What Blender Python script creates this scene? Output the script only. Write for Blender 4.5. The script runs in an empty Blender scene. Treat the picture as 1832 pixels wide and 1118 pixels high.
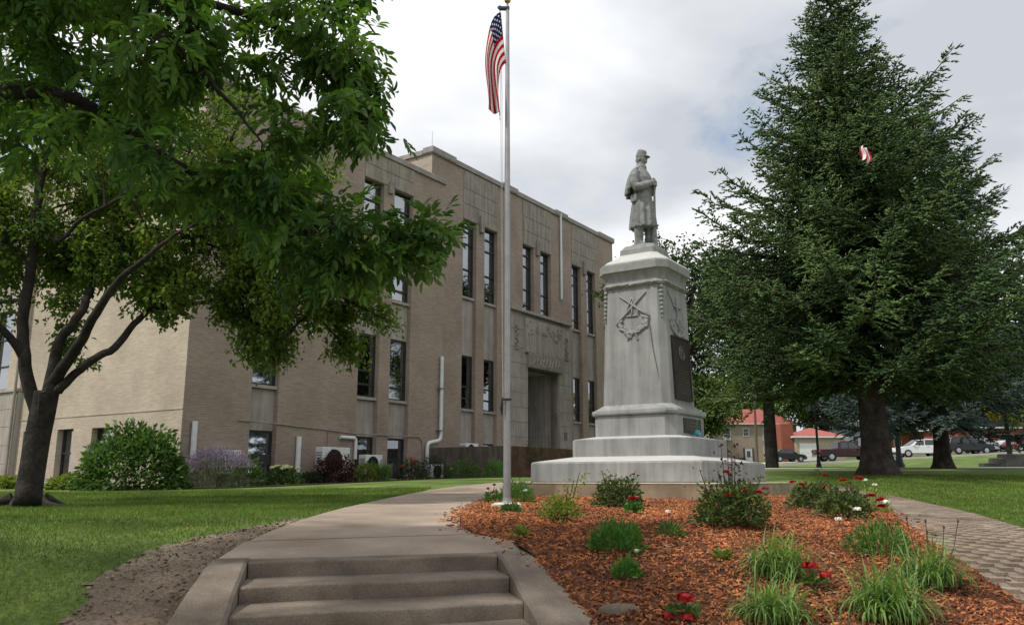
import bpy, math, random
import numpy as np
from mathutils import Vector, Matrix, noise as mnoise

# ------------------------------------------------------------------ camera, sky, sun
SC = bpy.context.scene
COL = SC.collection
rng = np.random.default_rng(11)
random.seed(11)
FPX, HZ = 1486.0, 857.0                       # focal length and horizon row of the 1832 px wide photograph
PITCH = math.atan((HZ - 559) / FPX)
cam_d = bpy.data.cameras.new('camera'); cam = bpy.data.objects.new('camera', cam_d); COL.objects.link(cam)
cam_d.sensor_width = 36; cam_d.lens = 36 * FPX / 1832; cam_d.clip_start = .05; cam_d.clip_end = 3000
cam.rotation_euler = (math.pi / 2 + PITCH, 0, 0)      # the eye is the origin, z is measured from eye level
SC.camera = cam

SUN_DIR = Vector((-.52, -.24, .84)).normalized()      # towards the sun
sun_d = bpy.data.lights.new('sun', 'SUN'); sun = bpy.data.objects.new('sun', sun_d); COL.objects.link(sun)
sun_d.energy = 3.0; sun_d.angle = math.radians(3); sun_d.color = (1, .95, .86)
sun.rotation_euler = SUN_DIR.to_track_quat('Z', 'Y').to_euler()

SC.view_settings.view_transform = 'Standard'; SC.view_settings.look = 'None'
SC.view_settings.exposure = 0.30; SC.view_settings.gamma = 1
SC.cycles.max_bounces = 6; SC.cycles.transparent_max_bounces = 12
SC.cycles.use_denoising = True

W = bpy.data.worlds.new('World'); SC.world = W; W.use_nodes = True
def build_sky():
    nt = W.node_tree; nt.nodes.clear(); N = nt.nodes.new; L = nt.links.new
    out = N('ShaderNodeOutputWorld')
    sky = N('ShaderNodeTexSky'); sky.sky_type = 'NISHITA'; sky.sun_disc = False
    sky.sun_elevation = math.asin(SUN_DIR.z); sky.sun_rotation = math.atan2(SUN_DIR.x, SUN_DIR.y)
    b1 = N('ShaderNodeBackground'); b1.inputs[1].default_value = .13; L(sky.outputs[0], b1.inputs[0])
    tc = N('ShaderNodeTexCoord'); sep = N('ShaderNodeSeparateXYZ'); L(tc.outputs['Generated'], sep.inputs[0])
    def mth(op, a, b=None):
        m = N('ShaderNodeMath'); m.operation = op
        for i, v in enumerate((a, b)):
            if v is None: continue
            if isinstance(v, (int, float)): m.inputs[i].default_value = v
            else: L(v, m.inputs[i])
        return m.outputs[0]
    zz = mth('ADD', mth('MAXIMUM', sep.outputs[2], 0), .22)
    cx = N('ShaderNodeCombineXYZ'); L(mth('DIVIDE', sep.outputs[0], zz), cx.inputs[0]); L(mth('DIVIDE', sep.outputs[1], zz), cx.inputs[1])
    def noise(scale, detail, rough, off, dist=0.):
        mp = N('ShaderNodeMapping'); mp.inputs['Location'].default_value = off; L(cx.outputs[0], mp.inputs[0])
        n = N('ShaderNodeTexNoise'); n.inputs['Scale'].default_value = scale; n.inputs['Detail'].default_value = detail
        n.inputs['Roughness'].default_value = rough; n.inputs['Distortion'].default_value = dist
        L(mp.outputs[0], n.inputs['Vector']); return n.outputs[0]
    def ramp(f, *st):
        r = N('ShaderNodeValToRGB'); e = r.color_ramp.elements
        while len(e) < len(st): e.new(.5)
        for el, (p, c) in zip(e, st): el.position = p; el.color = (*c, 1)
        L(f, r.inputs[0]); return r.outputs[0]
    mask = ramp(noise(1.15, 7, .6, (3.1, 1.7, 0), .3), (.29, (0,)*3), (.42, (1,)*3))
    cloud = ramp(noise(.85, 6, .5, (7.4, 2.2, 3.), .25), (.36, (.50, .53, .57)), (.47, (.71, .73, .765)), (.57, (.96, .965, .975)))
    b2 = N('ShaderNodeBackground'); b2.inputs[1].default_value = 1.0; L(cloud, b2.inputs[0])
    mx = N('ShaderNodeMixShader'); L(mask, mx.inputs[0]); L(b1.outputs[0], mx.inputs[1]); L(b2.outputs[0], mx.inputs[2])
    L(mx.outputs[0], out.inputs[0])
build_sky()

# ------------------------------------------------------------------ helpers: picture rays, terrain
CP, SP = math.cos(PITCH), math.sin(PITCH)
def at(px, py, Y):                                    # the point at depth Y seen at a pixel of the photograph
    u = (px - 916) / FPX; v = (559 - py) / FPX
    k = Y / (CP - v * SP); return np.array([u * k, Y, (SP + v * CP) * k])
BK = np.array([[-700,-1.75],[-8,-1.62],[1.5,-1.61],[3.0,-1.53],[4.5,-1.24],[6.0,-.89],[7.2,-.62],[8.5,-.5],[10.5,-.44],[12.5,-.41],[14,-.39],[17,-.345],[22,-.285],[28,-.27],[60,-.2],[900,-.2]], float)
RK = np.array([[-700,0],[13,0],[17,.12],[22,.38],[32,.66],[45,.88],[62,1.02],[85,1.4],[140,2.2],[300,4],[900,6]], float)
def ss(a, b, x):
    t = np.clip((x - a) / (b - a), 0, 1); return t * t * (3 - 2 * t)
def pch(K, x):
    X = K[:, 0]; Z = K[:, 1]; d = np.diff(Z) / np.diff(X); m = np.zeros(len(X)); m[0] = d[0]; m[-1] = d[-1]
    for i in range(1, len(X) - 1): m[i] = 0 if d[i-1] * d[i] <= 0 else 2 * d[i-1] * d[i] / (d[i-1] + d[i])
    x = np.clip(x, X[0], X[-1]); i = np.clip(np.searchsorted(X, x) - 1, 0, len(X) - 2)
    h = X[i+1] - X[i]; t = (x - X[i]) / h
    return (2*t**3 - 3*t**2 + 1) * Z[i] + (t**3 - 2*t**2 + t) * h * m[i] + (-2*t**3 + 3*t**2) * Z[i+1] + (t**3 - t**2) * h * m[i+1]
def zt(x, y):
    x = np.asarray(x, float); y = np.asarray(y, float); r = ss(2.5, 9.5, x)
    return pch(BK, y) + r * pch(RK, y) + .052 * np.clip(x - 22, 0, 80) * ss(45, 85, y) + .33 * (1 - r) * ss(-11, 0, x) * ss(13, 31, y)
def gnd(px, py, off=0.):                              # the ground point seen at a pixel
    d = at(px, py, 1.); Y = np.arange(2, 260, .02); z = zt(d[0] * Y, Y) + off; h = d[2] * Y <= z
    i = int(np.argmax(h)) if h.any() else -1
    return np.array([d[0] * Y[i], Y[i], z[i]])

# ------------------------------------------------------------------ helpers: meshes
class MB:
    def __init__(s): s.v = []; s.f = []; s.t = []
    def add(s, v, f, tint=None):
        o = len(s.v); s.v.extend([tuple(map(float, p)) for p in v]); s.f.extend([tuple(i + o for i in q) for q in f])
        s.t.extend([.5 if tint is None else tint] * len(f)); return s
    def box(s, x0, x1, y0, y1, z0, z1, bev=0., tint=None):
        if bev <= 0:
            v = [(x, y, z) for z in (z0, z1) for y in (y0, y1) for x in (x0, x1)]
            return s.add(v, [(0,2,3,1),(4,5,7,6),(0,1,5,4),(2,6,7,3),(0,4,6,2),(1,3,7,5)], tint)
        b = bev; v = []                                # chamfered box: three rectangles per axis joined
        for z, k in ((z0, b), (z0 + b, 0), (z1 - b, 0), (z1, b)):
            for (x, y) in ((x0+b,y0),(x1-b,y0),(x1,y0+b),(x1,y1-b),(x1-b,y1),(x0+b,y1),(x0,y1-b),(x0,y0+b)):
                cx, cy = (x0+x1)/2, (y0+y1)/2
                v.append((x + (k if x < cx else -k), y + (k if y < cy else -k), z))
        f = [tuple(range(7, -1, -1)), tuple(range(24, 32))]
        for r in range(3):
            for i in range(8): j = (i + 1) % 8; f.append((r*8+i, r*8+j, r*8+8+j, r*8+8+i))
        return s.add(v, f, tint)
    def rings(s, R, cap=True, closed=True, tint=None):
        n = len(R[0]); v = [p for r in R for p in r]; f = []
        for k in range(len(R) - 1):
            for i in range(n if closed else n - 1):
                j = (i + 1) % n; f.append((k*n+i, k*n+j, (k+1)*n+j, (k+1)*n+i))
        if cap and closed: f.append(tuple(range(n - 1, -1, -1))); f.append(tuple(range((len(R)-1)*n, len(R)*n)))
        return s.add(v, f, tint)
    def tube(s, path, rad, n=8, cap=True, tint=None):
        P = [Vector(p) for p in path]; R = []
        if isinstance(rad, (int, float)): rad = [rad] * len(P)
        up = None
        for i, p in enumerate(P):
            d = (P[min(i+1, len(P)-1)] - P[max(i-1, 0)]).normalized()
            if up is None: up = Vector((0, 0, 1)) if abs(d.z) < .9 else Vector((1, 0, 0))
            a = d.cross(up); a = a.normalized() if a.length > 1e-6 else d.orthogonal().normalized()
            up = a.cross(d).normalized()
            R.append([p + (a * math.cos(t) + up * math.sin(t)) * rad[i] for t in (2*math.pi*k/n for k in range(n))])
        return s.rings(R, cap, True, tint)
    def lathe(s, prof, c=(0, 0, 0), n=16, tint=None):
        R = [[(c[0] + r*math.cos(2*math.pi*k/n), c[1] + r*math.sin(2*math.pi*k/n), c[2] + z) for k in range(n)] for r, z in prof]
        return s.rings(R, True, True, tint)
    def prism(s, poly, z0, z1, tint=None):
        return s.rings([[(x, y, z0) for x, y in poly], [(x, y, z1) for x, y in poly]], True, True, tint)
    def extrude_xz(s, poly, y0, y1, tint=None):
        return s.rings([[(x, y1, z) for x, z in poly], [(x, y0, z) for x, z in poly]], True, True, tint)
    def ball(s, c, rx, ry=None, rz=None, n=8, m=5, tint=None):
        ry = ry or rx; rz = rz or rx
        R = [[(c[0] + rx*math.sin(a)*math.cos(2*math.pi*k/n), c[1] + ry*math.sin(a)*math.sin(2*math.pi*k/n), c[2] - rz*math.cos(a)) for k in range(n)] for a in np.linspace(.12, math.pi-.12, m)]
        return s.rings(R, True, True, tint)
    def mesh(s, name):
        me = bpy.data.meshes.new(name); me.from_pydata(s.v, [], s.f); me.update()
        if s.t and (min(s.t) != max(s.t)):
            a = me.attributes.new('tint', 'FLOAT', 'FACE'); a.data.foreach_set('value', s.t)
        return me
    def obj(s, name, mat, parent=None, smooth=False, angle=None):
        return link(name, s.mesh(name), mat, parent, smooth, angle)
def link(name, me, mat, parent=None, smooth=False, angle=None):
    o = bpy.data.objects.new(name, me); COL.objects.link(o)
    if mat is not None and len(me.materials) == 0: me.materials.append(mat)
    if parent is not None: o.parent = parent
    if smooth:
        me.polygons.foreach_set('use_smooth', [True] * len(me.polygons))
        if angle is not None:
            me.set_sharp_from_angle(angle=math.radians(angle))
    return o
def again(o, name=None, parent=None, loc=None, rot=None, scale=None):      # one more of the same, sharing its mesh
    c = o.copy(); COL.objects.link(c)
    if name: c.name = name
    if parent is not None: c.parent = parent
    if loc is not None: c.location = loc
    if rot is not None: c.rotation_euler = rot
    if scale is not None: c.scale = scale
    return c
def mesh_np(name, V, F, tint=None):                   # V (n,3), F (m,k)
    me = bpy.data.meshes.new(name); n, m, k = len(V), len(F), F.shape[1]
    me.vertices.add(n); me.vertices.foreach_set('co', np.ascontiguousarray(V, np.float32).ravel())
    me.loops.add(m * k); me.loops.foreach_set('vertex_index', np.ascontiguousarray(F, np.int32).ravel())
    me.polygons.add(m); me.polygons.foreach_set('loop_start', np.arange(m, dtype=np.int32) * k)
    me.polygons.foreach_set('loop_total', np.full(m, k, np.int32)); me.update(calc_edges=True)
    if tint is not None:
        a = me.attributes.new('tint', 'FLOAT', 'FACE'); a.data.foreach_set('value', np.ascontiguousarray(tint, np.float32))
    return me
def thing(name, label, cat, loc=(0, 0, 0), rz=0., group=None):
    o = bpy.data.objects.new(name, None); COL.objects.link(o); o.location = loc; o.rotation_euler = (0, 0, rz)
    o.empty_display_size = .2
    return tag(o, label, cat, group)
def tag(o, label, cat, group=None):
    o['label'] = label; o['category'] = cat
    if group: o['group'] = group
    return o
def struct(o): o['kind'] = 'structure'; return o
def stuff(o): o['kind'] = 'stuff'; return o

# ------------------------------------------------------------------ helpers: materials
def M(name, col, rough=.85, var=.12, scale=3., col2=None, bump=0., bscale=40., metal=0., spec=.3, tint=0., trans=0., fine=.0, fscale=60., coord='Object', streak=0., clear=0.):
    m = bpy.data.materials.new(name); m.use_nodes = True; nt = m.node_tree; nt.nodes.clear(); N = nt.nodes.new; L = nt.links.new
    out = N('ShaderNodeOutputMaterial'); p = N('ShaderNodeBsdfPrincipled')
    p.inputs['Roughness'].default_value = rough; p.inputs['Metallic'].default_value = metal; p.inputs['Specular IOR Level'].default_value = spec
    p.inputs['Coat Weight'].default_value = clear
    tc = N('ShaderNodeTexCoord') if coord != 'Position' else N('ShaderNodeNewGeometry')
    def noise(sc, det=4., v=None, rgh=.55):
        n = N('ShaderNodeTexNoise'); n.inputs['Scale'].default_value = sc; n.inputs['Detail'].default_value = det; n.inputs['Roughness'].default_value = rgh
        L(v if v is not None else tc.outputs[coord], n.inputs['Vector']); return n
    def mixc(f, a, b, mode='MIX'):
        x = N('ShaderNodeMix'); x.data_type = 'RGBA'; x.blend_type = mode; x.clamp_result = False
        for i, v in ((0, f), (6, a), (7, b)):
            if isinstance(v, (int, float)): x.inputs[i].default_value = v
            elif isinstance(v, tuple): x.inputs[i].default_value = (*v, 1)
            else: L(v, x.inputs[i])
        return x.outputs[2]
    def rng_(f, lo, hi, a=.3, b=.7):
        r = N('ShaderNodeMapRange'); r.inputs[1].default_value = a; r.inputs[2].default_value = b; r.inputs[3].default_value = lo; r.inputs[4].default_value = hi
        L(f, r.inputs[0]); return r.outputs[0]
    c = col
    if tint:
        at_ = N('ShaderNodeAttribute'); at_.attribute_name = 'tint'
        c = mixc(at_.outputs['Fac'], col, col2 or tuple(x * (1 + tint) for x in col))
        col2 = None
    if col2: c = mixc(rng_(noise(scale).outputs[0], 0., 1., .38, .62), col, col2)
    if var:
        vn = N('ShaderNodeVectorMath'); vn.operation = 'SCALE'
        L(rng_(noise(scale * 1.7, 5.).outputs[0], 1 - var, 1 + var), vn.inputs['Scale'])
        if isinstance(c, tuple): vn.inputs[0].default_value = c
        else: L(c, vn.inputs[0])
        c = vn.outputs[0]
    if fine:
        vn = N('ShaderNodeVectorMath'); vn.operation = 'SCALE'
        L(rng_(noise(fscale, 3., None, .7).outputs[0], 1 - fine, 1 + fine), vn.inputs['Scale'])
        if isinstance(c, tuple): vn.inputs[0].default_value = c
        else: L(c, vn.inputs[0])
        c = vn.outputs[0]
    if streak:                                        # weather streaks running down the face
        mp = N('ShaderNodeMapping'); mp.inputs['Scale'].default_value = (5, 5, .35); L(tc.outputs[coord], mp.inputs[0])
        vn = N('ShaderNodeVectorMath'); vn.operation = 'SCALE'
        L(rng_(noise(1.3, 4., mp.outputs[0]).outputs[0], 1 - streak, 1.04, .35, .6), vn.inputs['Scale'])
        if isinstance(c, tuple): vn.inputs[0].default_value = c
        else: L(c, vn.inputs[0])
        c = vn.outputs[0]
    if coord == 'Position':                           # laid pieces differ a little from one another
        oi = N('ShaderNodeObjectInfo'); vn = N('ShaderNodeVectorMath'); vn.operation = 'SCALE'; L(rng_(oi.outputs['Random'], .80, 1.16, 0, 1), vn.inputs['Scale']); L(c, vn.inputs[0]); c = vn.outputs[0]
    if isinstance(c, tuple): p.inputs['Base Color'].default_value = (*c, 1)
    else: L(c, p.inputs['Base Color'])
    if bump:
        b = N('ShaderNodeBump'); b.inputs['Strength'].default_value = min(1, bump); b.inputs['Distance'].default_value = .02
        L(noise(bscale, 4.).outputs[0], b.inputs['Height']); L(b.outputs[0], p.inputs['Normal'])
    sh = p.outputs[0]
    if trans:
        t = N('ShaderNodeBsdfTranslucent')
        if isinstance(c, tuple): t.inputs[0].default_value = (*c, 1)
        else:
            vn = N('ShaderNodeVectorMath'); vn.operation = 'MULTIPLY'; L(c, vn.inputs[0]); vn.inputs[1].default_value = (1.25, 1.35, .6); L(vn.outputs[0], t.inputs[0])
        x = N('ShaderNodeMixShader'); x.inputs[0].default_value = trans; L(sh, x.inputs[1]); L(t.outputs[0], x.inputs[2]); sh = x.outputs[0]
    L(sh, out.inputs[0]); m['_c'] = 1
    return m
def brick_mat(name, c1, c2, mortar, w=.205, h=.067, side=False):
    m = M(name, c1, rough=.9, var=0); nt = m.node_tree; N = nt.nodes.new; L = nt.links.new
    p = [n for n in nt.nodes if n.type == 'BSDF_PRINCIPLED'][0]
    tc = N('ShaderNodeTexCoord'); sp = N('ShaderNodeSeparateXYZ'); L(tc.outputs['Object'], sp.inputs[0])
    ad = N('ShaderNodeMath'); L(sp.outputs[0], ad.inputs[0]); L(sp.outputs[1], ad.inputs[1])
    cb = N('ShaderNodeCombineXYZ'); L(ad.outputs[0], cb.inputs[0]); L(sp.outputs[2], cb.inputs[1])
    b = N('ShaderNodeTexBrick'); b.inputs['Scale'].default_value = 1; b.inputs['Brick Width'].default_value = w; b.inputs['Row Height'].default_value = h
    b.inputs['Mortar Size'].default_value = .006; b.inputs['Mortar Smooth'].default_value = .3; b.inputs['Bias'].default_value = 0
    b.inputs['Color1'].default_value = (*c1, 1); b.inputs['Color2'].default_value = (*c2, 1); b.inputs['Mortar'].default_value = (*mortar, 1)
    L(cb.outputs[0], b.inputs['Vector'])
    n = N('ShaderNodeTexNoise'); n.inputs['Scale'].default_value = .7; n.inputs['Detail'].default_value = 6; L(tc.outputs['Object'], n.inputs['Vector'])
    r = N('ShaderNodeMapRange'); r.inputs[1].default_value = .3; r.inputs[2].default_value = .7; r.inputs[3].default_value = .84; r.inputs[4].default_value = 1.13; L(n.outputs[0], r.inputs[0])
    mp = N('ShaderNodeMapping'); mp.inputs['Scale'].default_value = (1.2, 1.2, 22); L(tc.outputs['Object'], mp.inputs[0])
    n2 = N('ShaderNodeTexNoise'); n2.inputs['Scale'].default_value = 1.6; n2.inputs['Detail'].default_value = 3; L(mp.outputs[0], n2.inputs['Vector'])
    r2 = N('ShaderNodeMapRange'); r2.inputs[1].default_value = .3; r2.inputs[2].default_value = .7; r2.inputs[3].default_value = .86; r2.inputs[4].default_value = 1.12; L(n2.outputs[0], r2.inputs[0])
    mm = N('ShaderNodeMath'); mm.operation = 'MULTIPLY'; L(r.outputs[0], mm.inputs[0]); L(r2.outputs[0], mm.inputs[1])
    v = N('ShaderNodeVectorMath'); v.operation = 'SCALE'; L(b.outputs[0], v.inputs[0]); L(mm.outputs[0], v.inputs['Scale']); L(v.outputs[0], p.inputs['Base Color'])
    bp = N('ShaderNodeBump'); bp.inputs['Strength'].default_value = .5; bp.inputs['Distance'].default_value = .006; bp.invert = True; L(b.outputs['Fac'], bp.inputs['Height']); L(bp.outputs[0], p.inputs['Normal'])
    return m
def glass_mat(name, tintc=(.75, .85, .88), refl=.22):
    m = bpy.data.materials.new(name); m.use_nodes = True; nt = m.node_tree; nt.nodes.clear(); N = nt.nodes.new; L = nt.links.new
    out = N('ShaderNodeOutputMaterial'); t = N('ShaderNodeBsdfTransparent'); t.inputs[0].default_value = (*tintc, 1)
    g = N('ShaderNodeBsdfGlossy'); g.inputs['Roughness'].default_value = .03; g.inputs[0].default_value = (.9, .95, 1, 1)
    fr = N('ShaderNodeFresnel'); fr.inputs[0].default_value = 1.5; ad = N('ShaderNodeMath'); ad.operation = 'ADD'; ad.use_clamp = True; L(fr.outputs[0], ad.inputs[0]); ad.inputs[1].default_value = refl - .04
    x = N('ShaderNodeMixShader'); L(ad.outputs[0], x.inputs[0]); L(t.outputs[0], x.inputs[1]); L(g.outputs[0], x.inputs[2]); L(x.outputs[0], out.inputs[0])
    return m
MAT = dict(
    brick=brick_mat('tan_brick', (.305, .238, .195), (.25, .195, .16), (.335, .288, .25)),
    brick_sunlit=brick_mat('sunlit_brick', (.42, .35, .28), (.37, .305, .245), (.43, .38, .32)),  # lighter copy of the tan brick, sunlight painted into the colour
    stone=M('limestone', (.33, .295, .27), .9, .12, 1.2, fine=.10, fscale=25, streak=.22, bump=.2, bscale=30),
    stone_dark=M('weathered_limestone', (.275, .243, .212), .9, .15, 1.5, fine=.12, fscale=25, streak=.3, bump=.2, bscale=30),
    stone_joint=M('stone_joint', (.36, .325, .30), .95, .08),
    coping=M('coping_stone', (.27, .24, .23), .9, .18, 1.5, fine=.1, fscale=20),
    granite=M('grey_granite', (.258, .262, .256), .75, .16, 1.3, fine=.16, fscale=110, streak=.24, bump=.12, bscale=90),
    granite_dark=M('carved_granite', (.232, .235, .226), .8, .16, 4, fine=.15, fscale=120, bump=.2, bscale=60),
    granite_statue=M('statue_granite', (.19, .193, .194), .8, .35, 6, fine=.12, fscale=110, bump=.25, bscale=50, streak=.18),
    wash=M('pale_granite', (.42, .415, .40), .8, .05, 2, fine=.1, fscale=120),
    bronze=M('dark_bronze', (.045, .038, .036), .42, .3, 6, metal=.55, spec=.5, bump=.1, bscale=60),
    bronze_relief=M('worn_bronze', (.11, .085, .07), .4, .3, 8, metal=.6, spec=.5),
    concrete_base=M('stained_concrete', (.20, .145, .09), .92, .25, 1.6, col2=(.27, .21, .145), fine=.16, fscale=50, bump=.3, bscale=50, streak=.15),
    concrete_edge=M('pale_concrete_top', (.42, .37, .29), .9, .15, 3, fine=.1),
    steps=M('aged_step_concrete', (.19, .156, .124), .92, .3, 1.6, col2=(.13, .106, .083), fine=.3, fscale=90, bump=.45, bscale=120),
    walk=M('exposed_aggregate_walk', (.31, .248, .196), .93, .2, .9, col2=(.25, .20, .156), fine=.20, fscale=75, bump=.4, bscale=130),
    frame=M('dark_window_frame', (.02, .022, .025), .5, .1, 3, spec=.4),
    blind=M('window_blind', (.56, .67, .67), .8, .1, 3),
    dark=M('interior_shade', (.012, .013, .015), .9, 0),  # near-black colour paints the shade of unlit rooms and openings
    panel_dark=M('dark_panel', (.035, .033, .036), .6, .1, 2),
    glass=glass_mat('window_glass', (.86, .94, .95), .32),
    white=M('white_paint', (.62, .63, .64), .45, .08, 3, spec=.5),
    steel=M('galvanised_pole', (.31, .30, .305), .45, .12, 3, metal=.75, spec=.5, fine=.06, fscale=30),
    grey_metal=M('grey_metal', (.22, .23, .24), .5, .15, 3, metal=.5),
    black=M('black_paint', (.018, .018, .02), .5, .15, 4, spec=.4),
    gold=M('gilt_ball', (.5, .36, .12), .3, .1, 3, metal=.9),
    rope=M('rope', (.35, .33, .3), .9, .1),
)
# ------------------------------------------------------------------ the ground
def inpoly(poly, x, y):
    poly = np.asarray(poly); r = np.zeros(np.shape(x), bool); n = len(poly)
    for i in range(n):
        (x1, y1), (x2, y2) = poly[i], poly[(i + 1) % n]
        c = ((y1 > y) != (y2 > y)) & (x < (x2 - x1) * (y - y1) / (y2 - y1 + 1e-12) + x1); r ^= c
    return r
def polydist(poly, x, y, closed=True):
    P = np.asarray(poly, float); d = np.full(np.shape(x), 1e9); n = len(P)
    for i in range(n if closed else n - 1):
        a, b = P[i], P[(i + 1) % n]; ab = b - a; t = np.clip(((x - a[0]) * ab[0] + (y - a[1]) * ab[1]) / (ab @ ab + 1e-12), 0, 1)
        d = np.minimum(d, np.hypot(x - a[0] - t * ab[0], y - a[1] - t * ab[1]))
    return d
def resample(P, n):
    P = np.asarray(P, float)
    for _ in range(3):                                 # round the corners (Chaikin)
        Q = [P[0]]
        for a, b in zip(P[:-1], P[1:]): Q += [a * .75 + b * .25, a * .25 + b * .75]
        Q.append(P[-1]); P = np.array(Q)
    s = np.r_[0, np.cumsum(np.hypot(*np.diff(P, axis=0).T))]; t = np.linspace(0, s[-1], n)
    return np.c_[np.interp(t, s, P[:, 0]), np.interp(t, s, P[:, 1])]

# stairs: a runs along the nosing from the right end to the left, b runs downhill
SR = np.array([-.119, 7.08]); SA = np.array([-.95, -.312]); SB = np.array([.2, -.98]); SW, ST, SRI, SZ, SN = 1.957, .50, .117, -.61, 8
def st(a, b): return SR + SA * a + SB * b
def in_st(x, y):
    dx, dy = x - SR[0], y - SR[1]; D_ = SA[0] * SB[1] - SA[1] * SB[0]; return (dx * SB[1] - dy * SB[0]) / D_, (SA[0] * dy - SA[1] * dx) / D_
def ground_z(x, y):
    z = zt(x, y); a, b = in_st(x, y)
    m = ss(-.27, -.03, a) * (1 - ss(SW + .03, SW + .27, a)) * ss(-.5, -.15, b) * (1 - ss(4.15, 4.5, b))
    return z - .45 * m - .10 * ss(-.6, -.3, a) * (1 - ss(SW + .3, SW + .6, a)) * ss(.0, .3, b) * (1 - ss(4.0, 4.4, b))
def geo(a, b, n): return a * (b / a) ** (np.arange(1, n + 1) / n)
gx = np.r_[-geo(16, 900, 16)[::-1], np.arange(-16, -4, .4), np.arange(-4, 2.2, .13), np.arange(2.2, 14, .3), np.arange(14, 60, 2), geo(60, 900, 12)]
gy = np.r_[-geo(6, 700, 10)[::-1], np.arange(-6, 2, .5), np.arange(2, 8, .13), np.arange(8, 36, .3), np.arange(36, 100, 1.5), geo(100, 900, 12)]
def grid_mesh(name, X, Y, zf, tint=None):
    XX, YY = np.meshgrid(X, Y); V = np.c_[XX.ravel(), YY.ravel(), zf(XX, YY).ravel()]; nx, ny = len(X), len(Y)
    i = np.arange(nx * ny).reshape(ny, nx); F = np.stack([i[:-1, :-1], i[:-1, 1:], i[1:, 1:], i[1:, :-1]], -1).reshape(-1, 4)
    return mesh_np(name, V, F)
MAT['lawn'] = M('lawn_turf', (.058, .10, .018), .95, .4, .45, col2=(.115, .165, .032), fine=.45, fscale=22, bump=.6, bscale=30)
MAT['grass'] = M('grass_blade', (.058, .108, .016), .7, .4, .6, col2=(.165, .235, .042), tint=.5, trans=.3)
MAT['soil'] = M('bare_soil', (.14, .105, .076), .96, .3, 1.1, col2=(.21, .165, .122), fine=.4, fscale=28, bump=1., bscale=22)
MAT['mulch_bed'] = M('mulch_bed', (.13, .05, .024), .95, .4, 3, col2=(.075, .03, .017), fine=.5, fscale=45, bump=1., bscale=40)
MAT['chip'] = M('mulch_chip', (.085, .028, .012), .92, .35, .9, col2=(.46, .165, .058), tint=1.)
MAT['asphalt'] = M('asphalt', (.07, .07, .072), .92, .15, .4, fine=.2, fscale=20)
MAT['sidewalk'] = M('pale_sidewalk', (.45, .42, .37), .9, .1, .7, fine=.1)
ground = struct(link('lawn', grid_mesh('lawn', gx, gy, ground_z), MAT['lawn'], None, True))

# walk and landing
WL = [(-2.33, 7.62), (-2.29, 8.3), (-2.3, 8.95), (-2.3, 9.9), (-2.33, 12.6), (-2.2, 15.5), (-1.75, 18.6), (-.9, 21.2), (.6, 23.6), (2.6, 25.6)]
WR = [(-.36, 8.0), (-.5, 8.45), (-.57, 9.2), (-.62, 10.4), (-.6, 12.2), (-.45, 14.2), (-.2, 16.4), (.4, 18.6), (1.5, 20.8), (3.4, 22.9)]
def strip(name, L_, R_, m, zf, mat, parent=None, skirt=.12, smooth=True):
    n = len(L_); V = []; F = []
    for i in range(n):
        for j in range(m + 1):
            p = L_[i] * (1 - j / m) + R_[i] * (j / m); V.append((p[0], p[1], float(zf(p[0], p[1]))))
    w = m + 1
    for i in range(n - 1):
        for j in range(m): F.append((i*w+j, i*w+j+1, (i+1)*w+j+1, (i+1)*w+j))
    edge = [i * w for i in range(n)][::-1] + list(range(0, w)) + [i * w + m for i in range(n)] + [(n-1)*w + j for j in range(m, -1, -1)]
    if skirt:
        E_ = []
        for k in edge:
            if not E_ or E_[-1] != k: E_.append(k)
        o = len(V); V += [(V[k][0], V[k][1], V[k][2] - skirt) for k in E_]
        for q in range(len(E_) - 1): F.append((E_[q + 1], E_[q], o + q, o + q + 1))
    mb = MB().add(V, F); return mb.obj(name, mat, parent, False)
walk = bpy.data.objects.new('walkway', None); COL.objects.link(walk); struct(walk)
wl, wr = resample(WL, 121), resample(WR, 121)
cuts = [0, 34, 62, 88, 121]
zwalk = lambda x, y: zt(x, y) + .035
for k in range(4):
    a, b = cuts[k], cuts[k + 1] + (0 if k == 3 else 1)
    l_, r_ = wl[a:b].copy(), wr[a:b].copy()
    if k < 3:
        l_[-1] -= (l_[-1] - l_[-2]) * .10; r_[-1] -= (r_[-1] - r_[-2]) * .10
    strip('slab', l_, r_, 8, zwalk, MAT['walk'], walk)

stairs = thing('stairway', 'worn concrete steps with sloping side walls climbing to the curved walk', 'steps')
def stair_pts(poly_b_z, a0, a1, wob=0.):
    R = []
    for a in np.linspace(a0, a1, 61):
        j = [mnoise.noise((a * 6, q[0] * 3, 2.)) * .003 + mnoise.noise((a * 22, q[0] * 3, 5.)) * .002 + min(0, mnoise.noise((a * 9, q[0] * 3, 9.)) + .42) * .02 for q in poly_b_z]
        R.append([(*(st(a, b + (j[i] if 2 <= i <= 5 else 0))), z + wob * math.sin(a * 5.1 + b) + (j[i] * .7 if 1 <= i <= 4 else 0)) for i, (b, z) in enumerate(poly_b_z)])
    return R
for k in range(SN + 1):
    zt_ = SZ - k * SRI; b1 = k * ST; b0 = b1 - ST - .03
    if k == 0: b0 = b1 - .26
    r = .018; arc = [(b1 - r + r * math.sin(t), zt_ - r + r * math.cos(t)) for t in np.linspace(0, math.pi / 2, 5)]
    poly = [(b0, zt_ + (.004 if k else .0))] + arc + [(b1 - .012, zt_ - SRI - .02), (b0, zt_ - SRI - .02)]
    MB().rings(stair_pts(poly, .002, SW - .002, .003)).obj('step', MAT['steps'], stairs, True, 40)
LP = [(*st(0, -.262), SZ + .002), (*st(SW, -.262), SZ + .002), (*st(SW + .27, -.265), SZ + .0), (-2.36, 7.58, None), (-.34, 7.965, None), (.02, 7.62, None), (*st(-.27, -.265), SZ + .0)]
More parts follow.
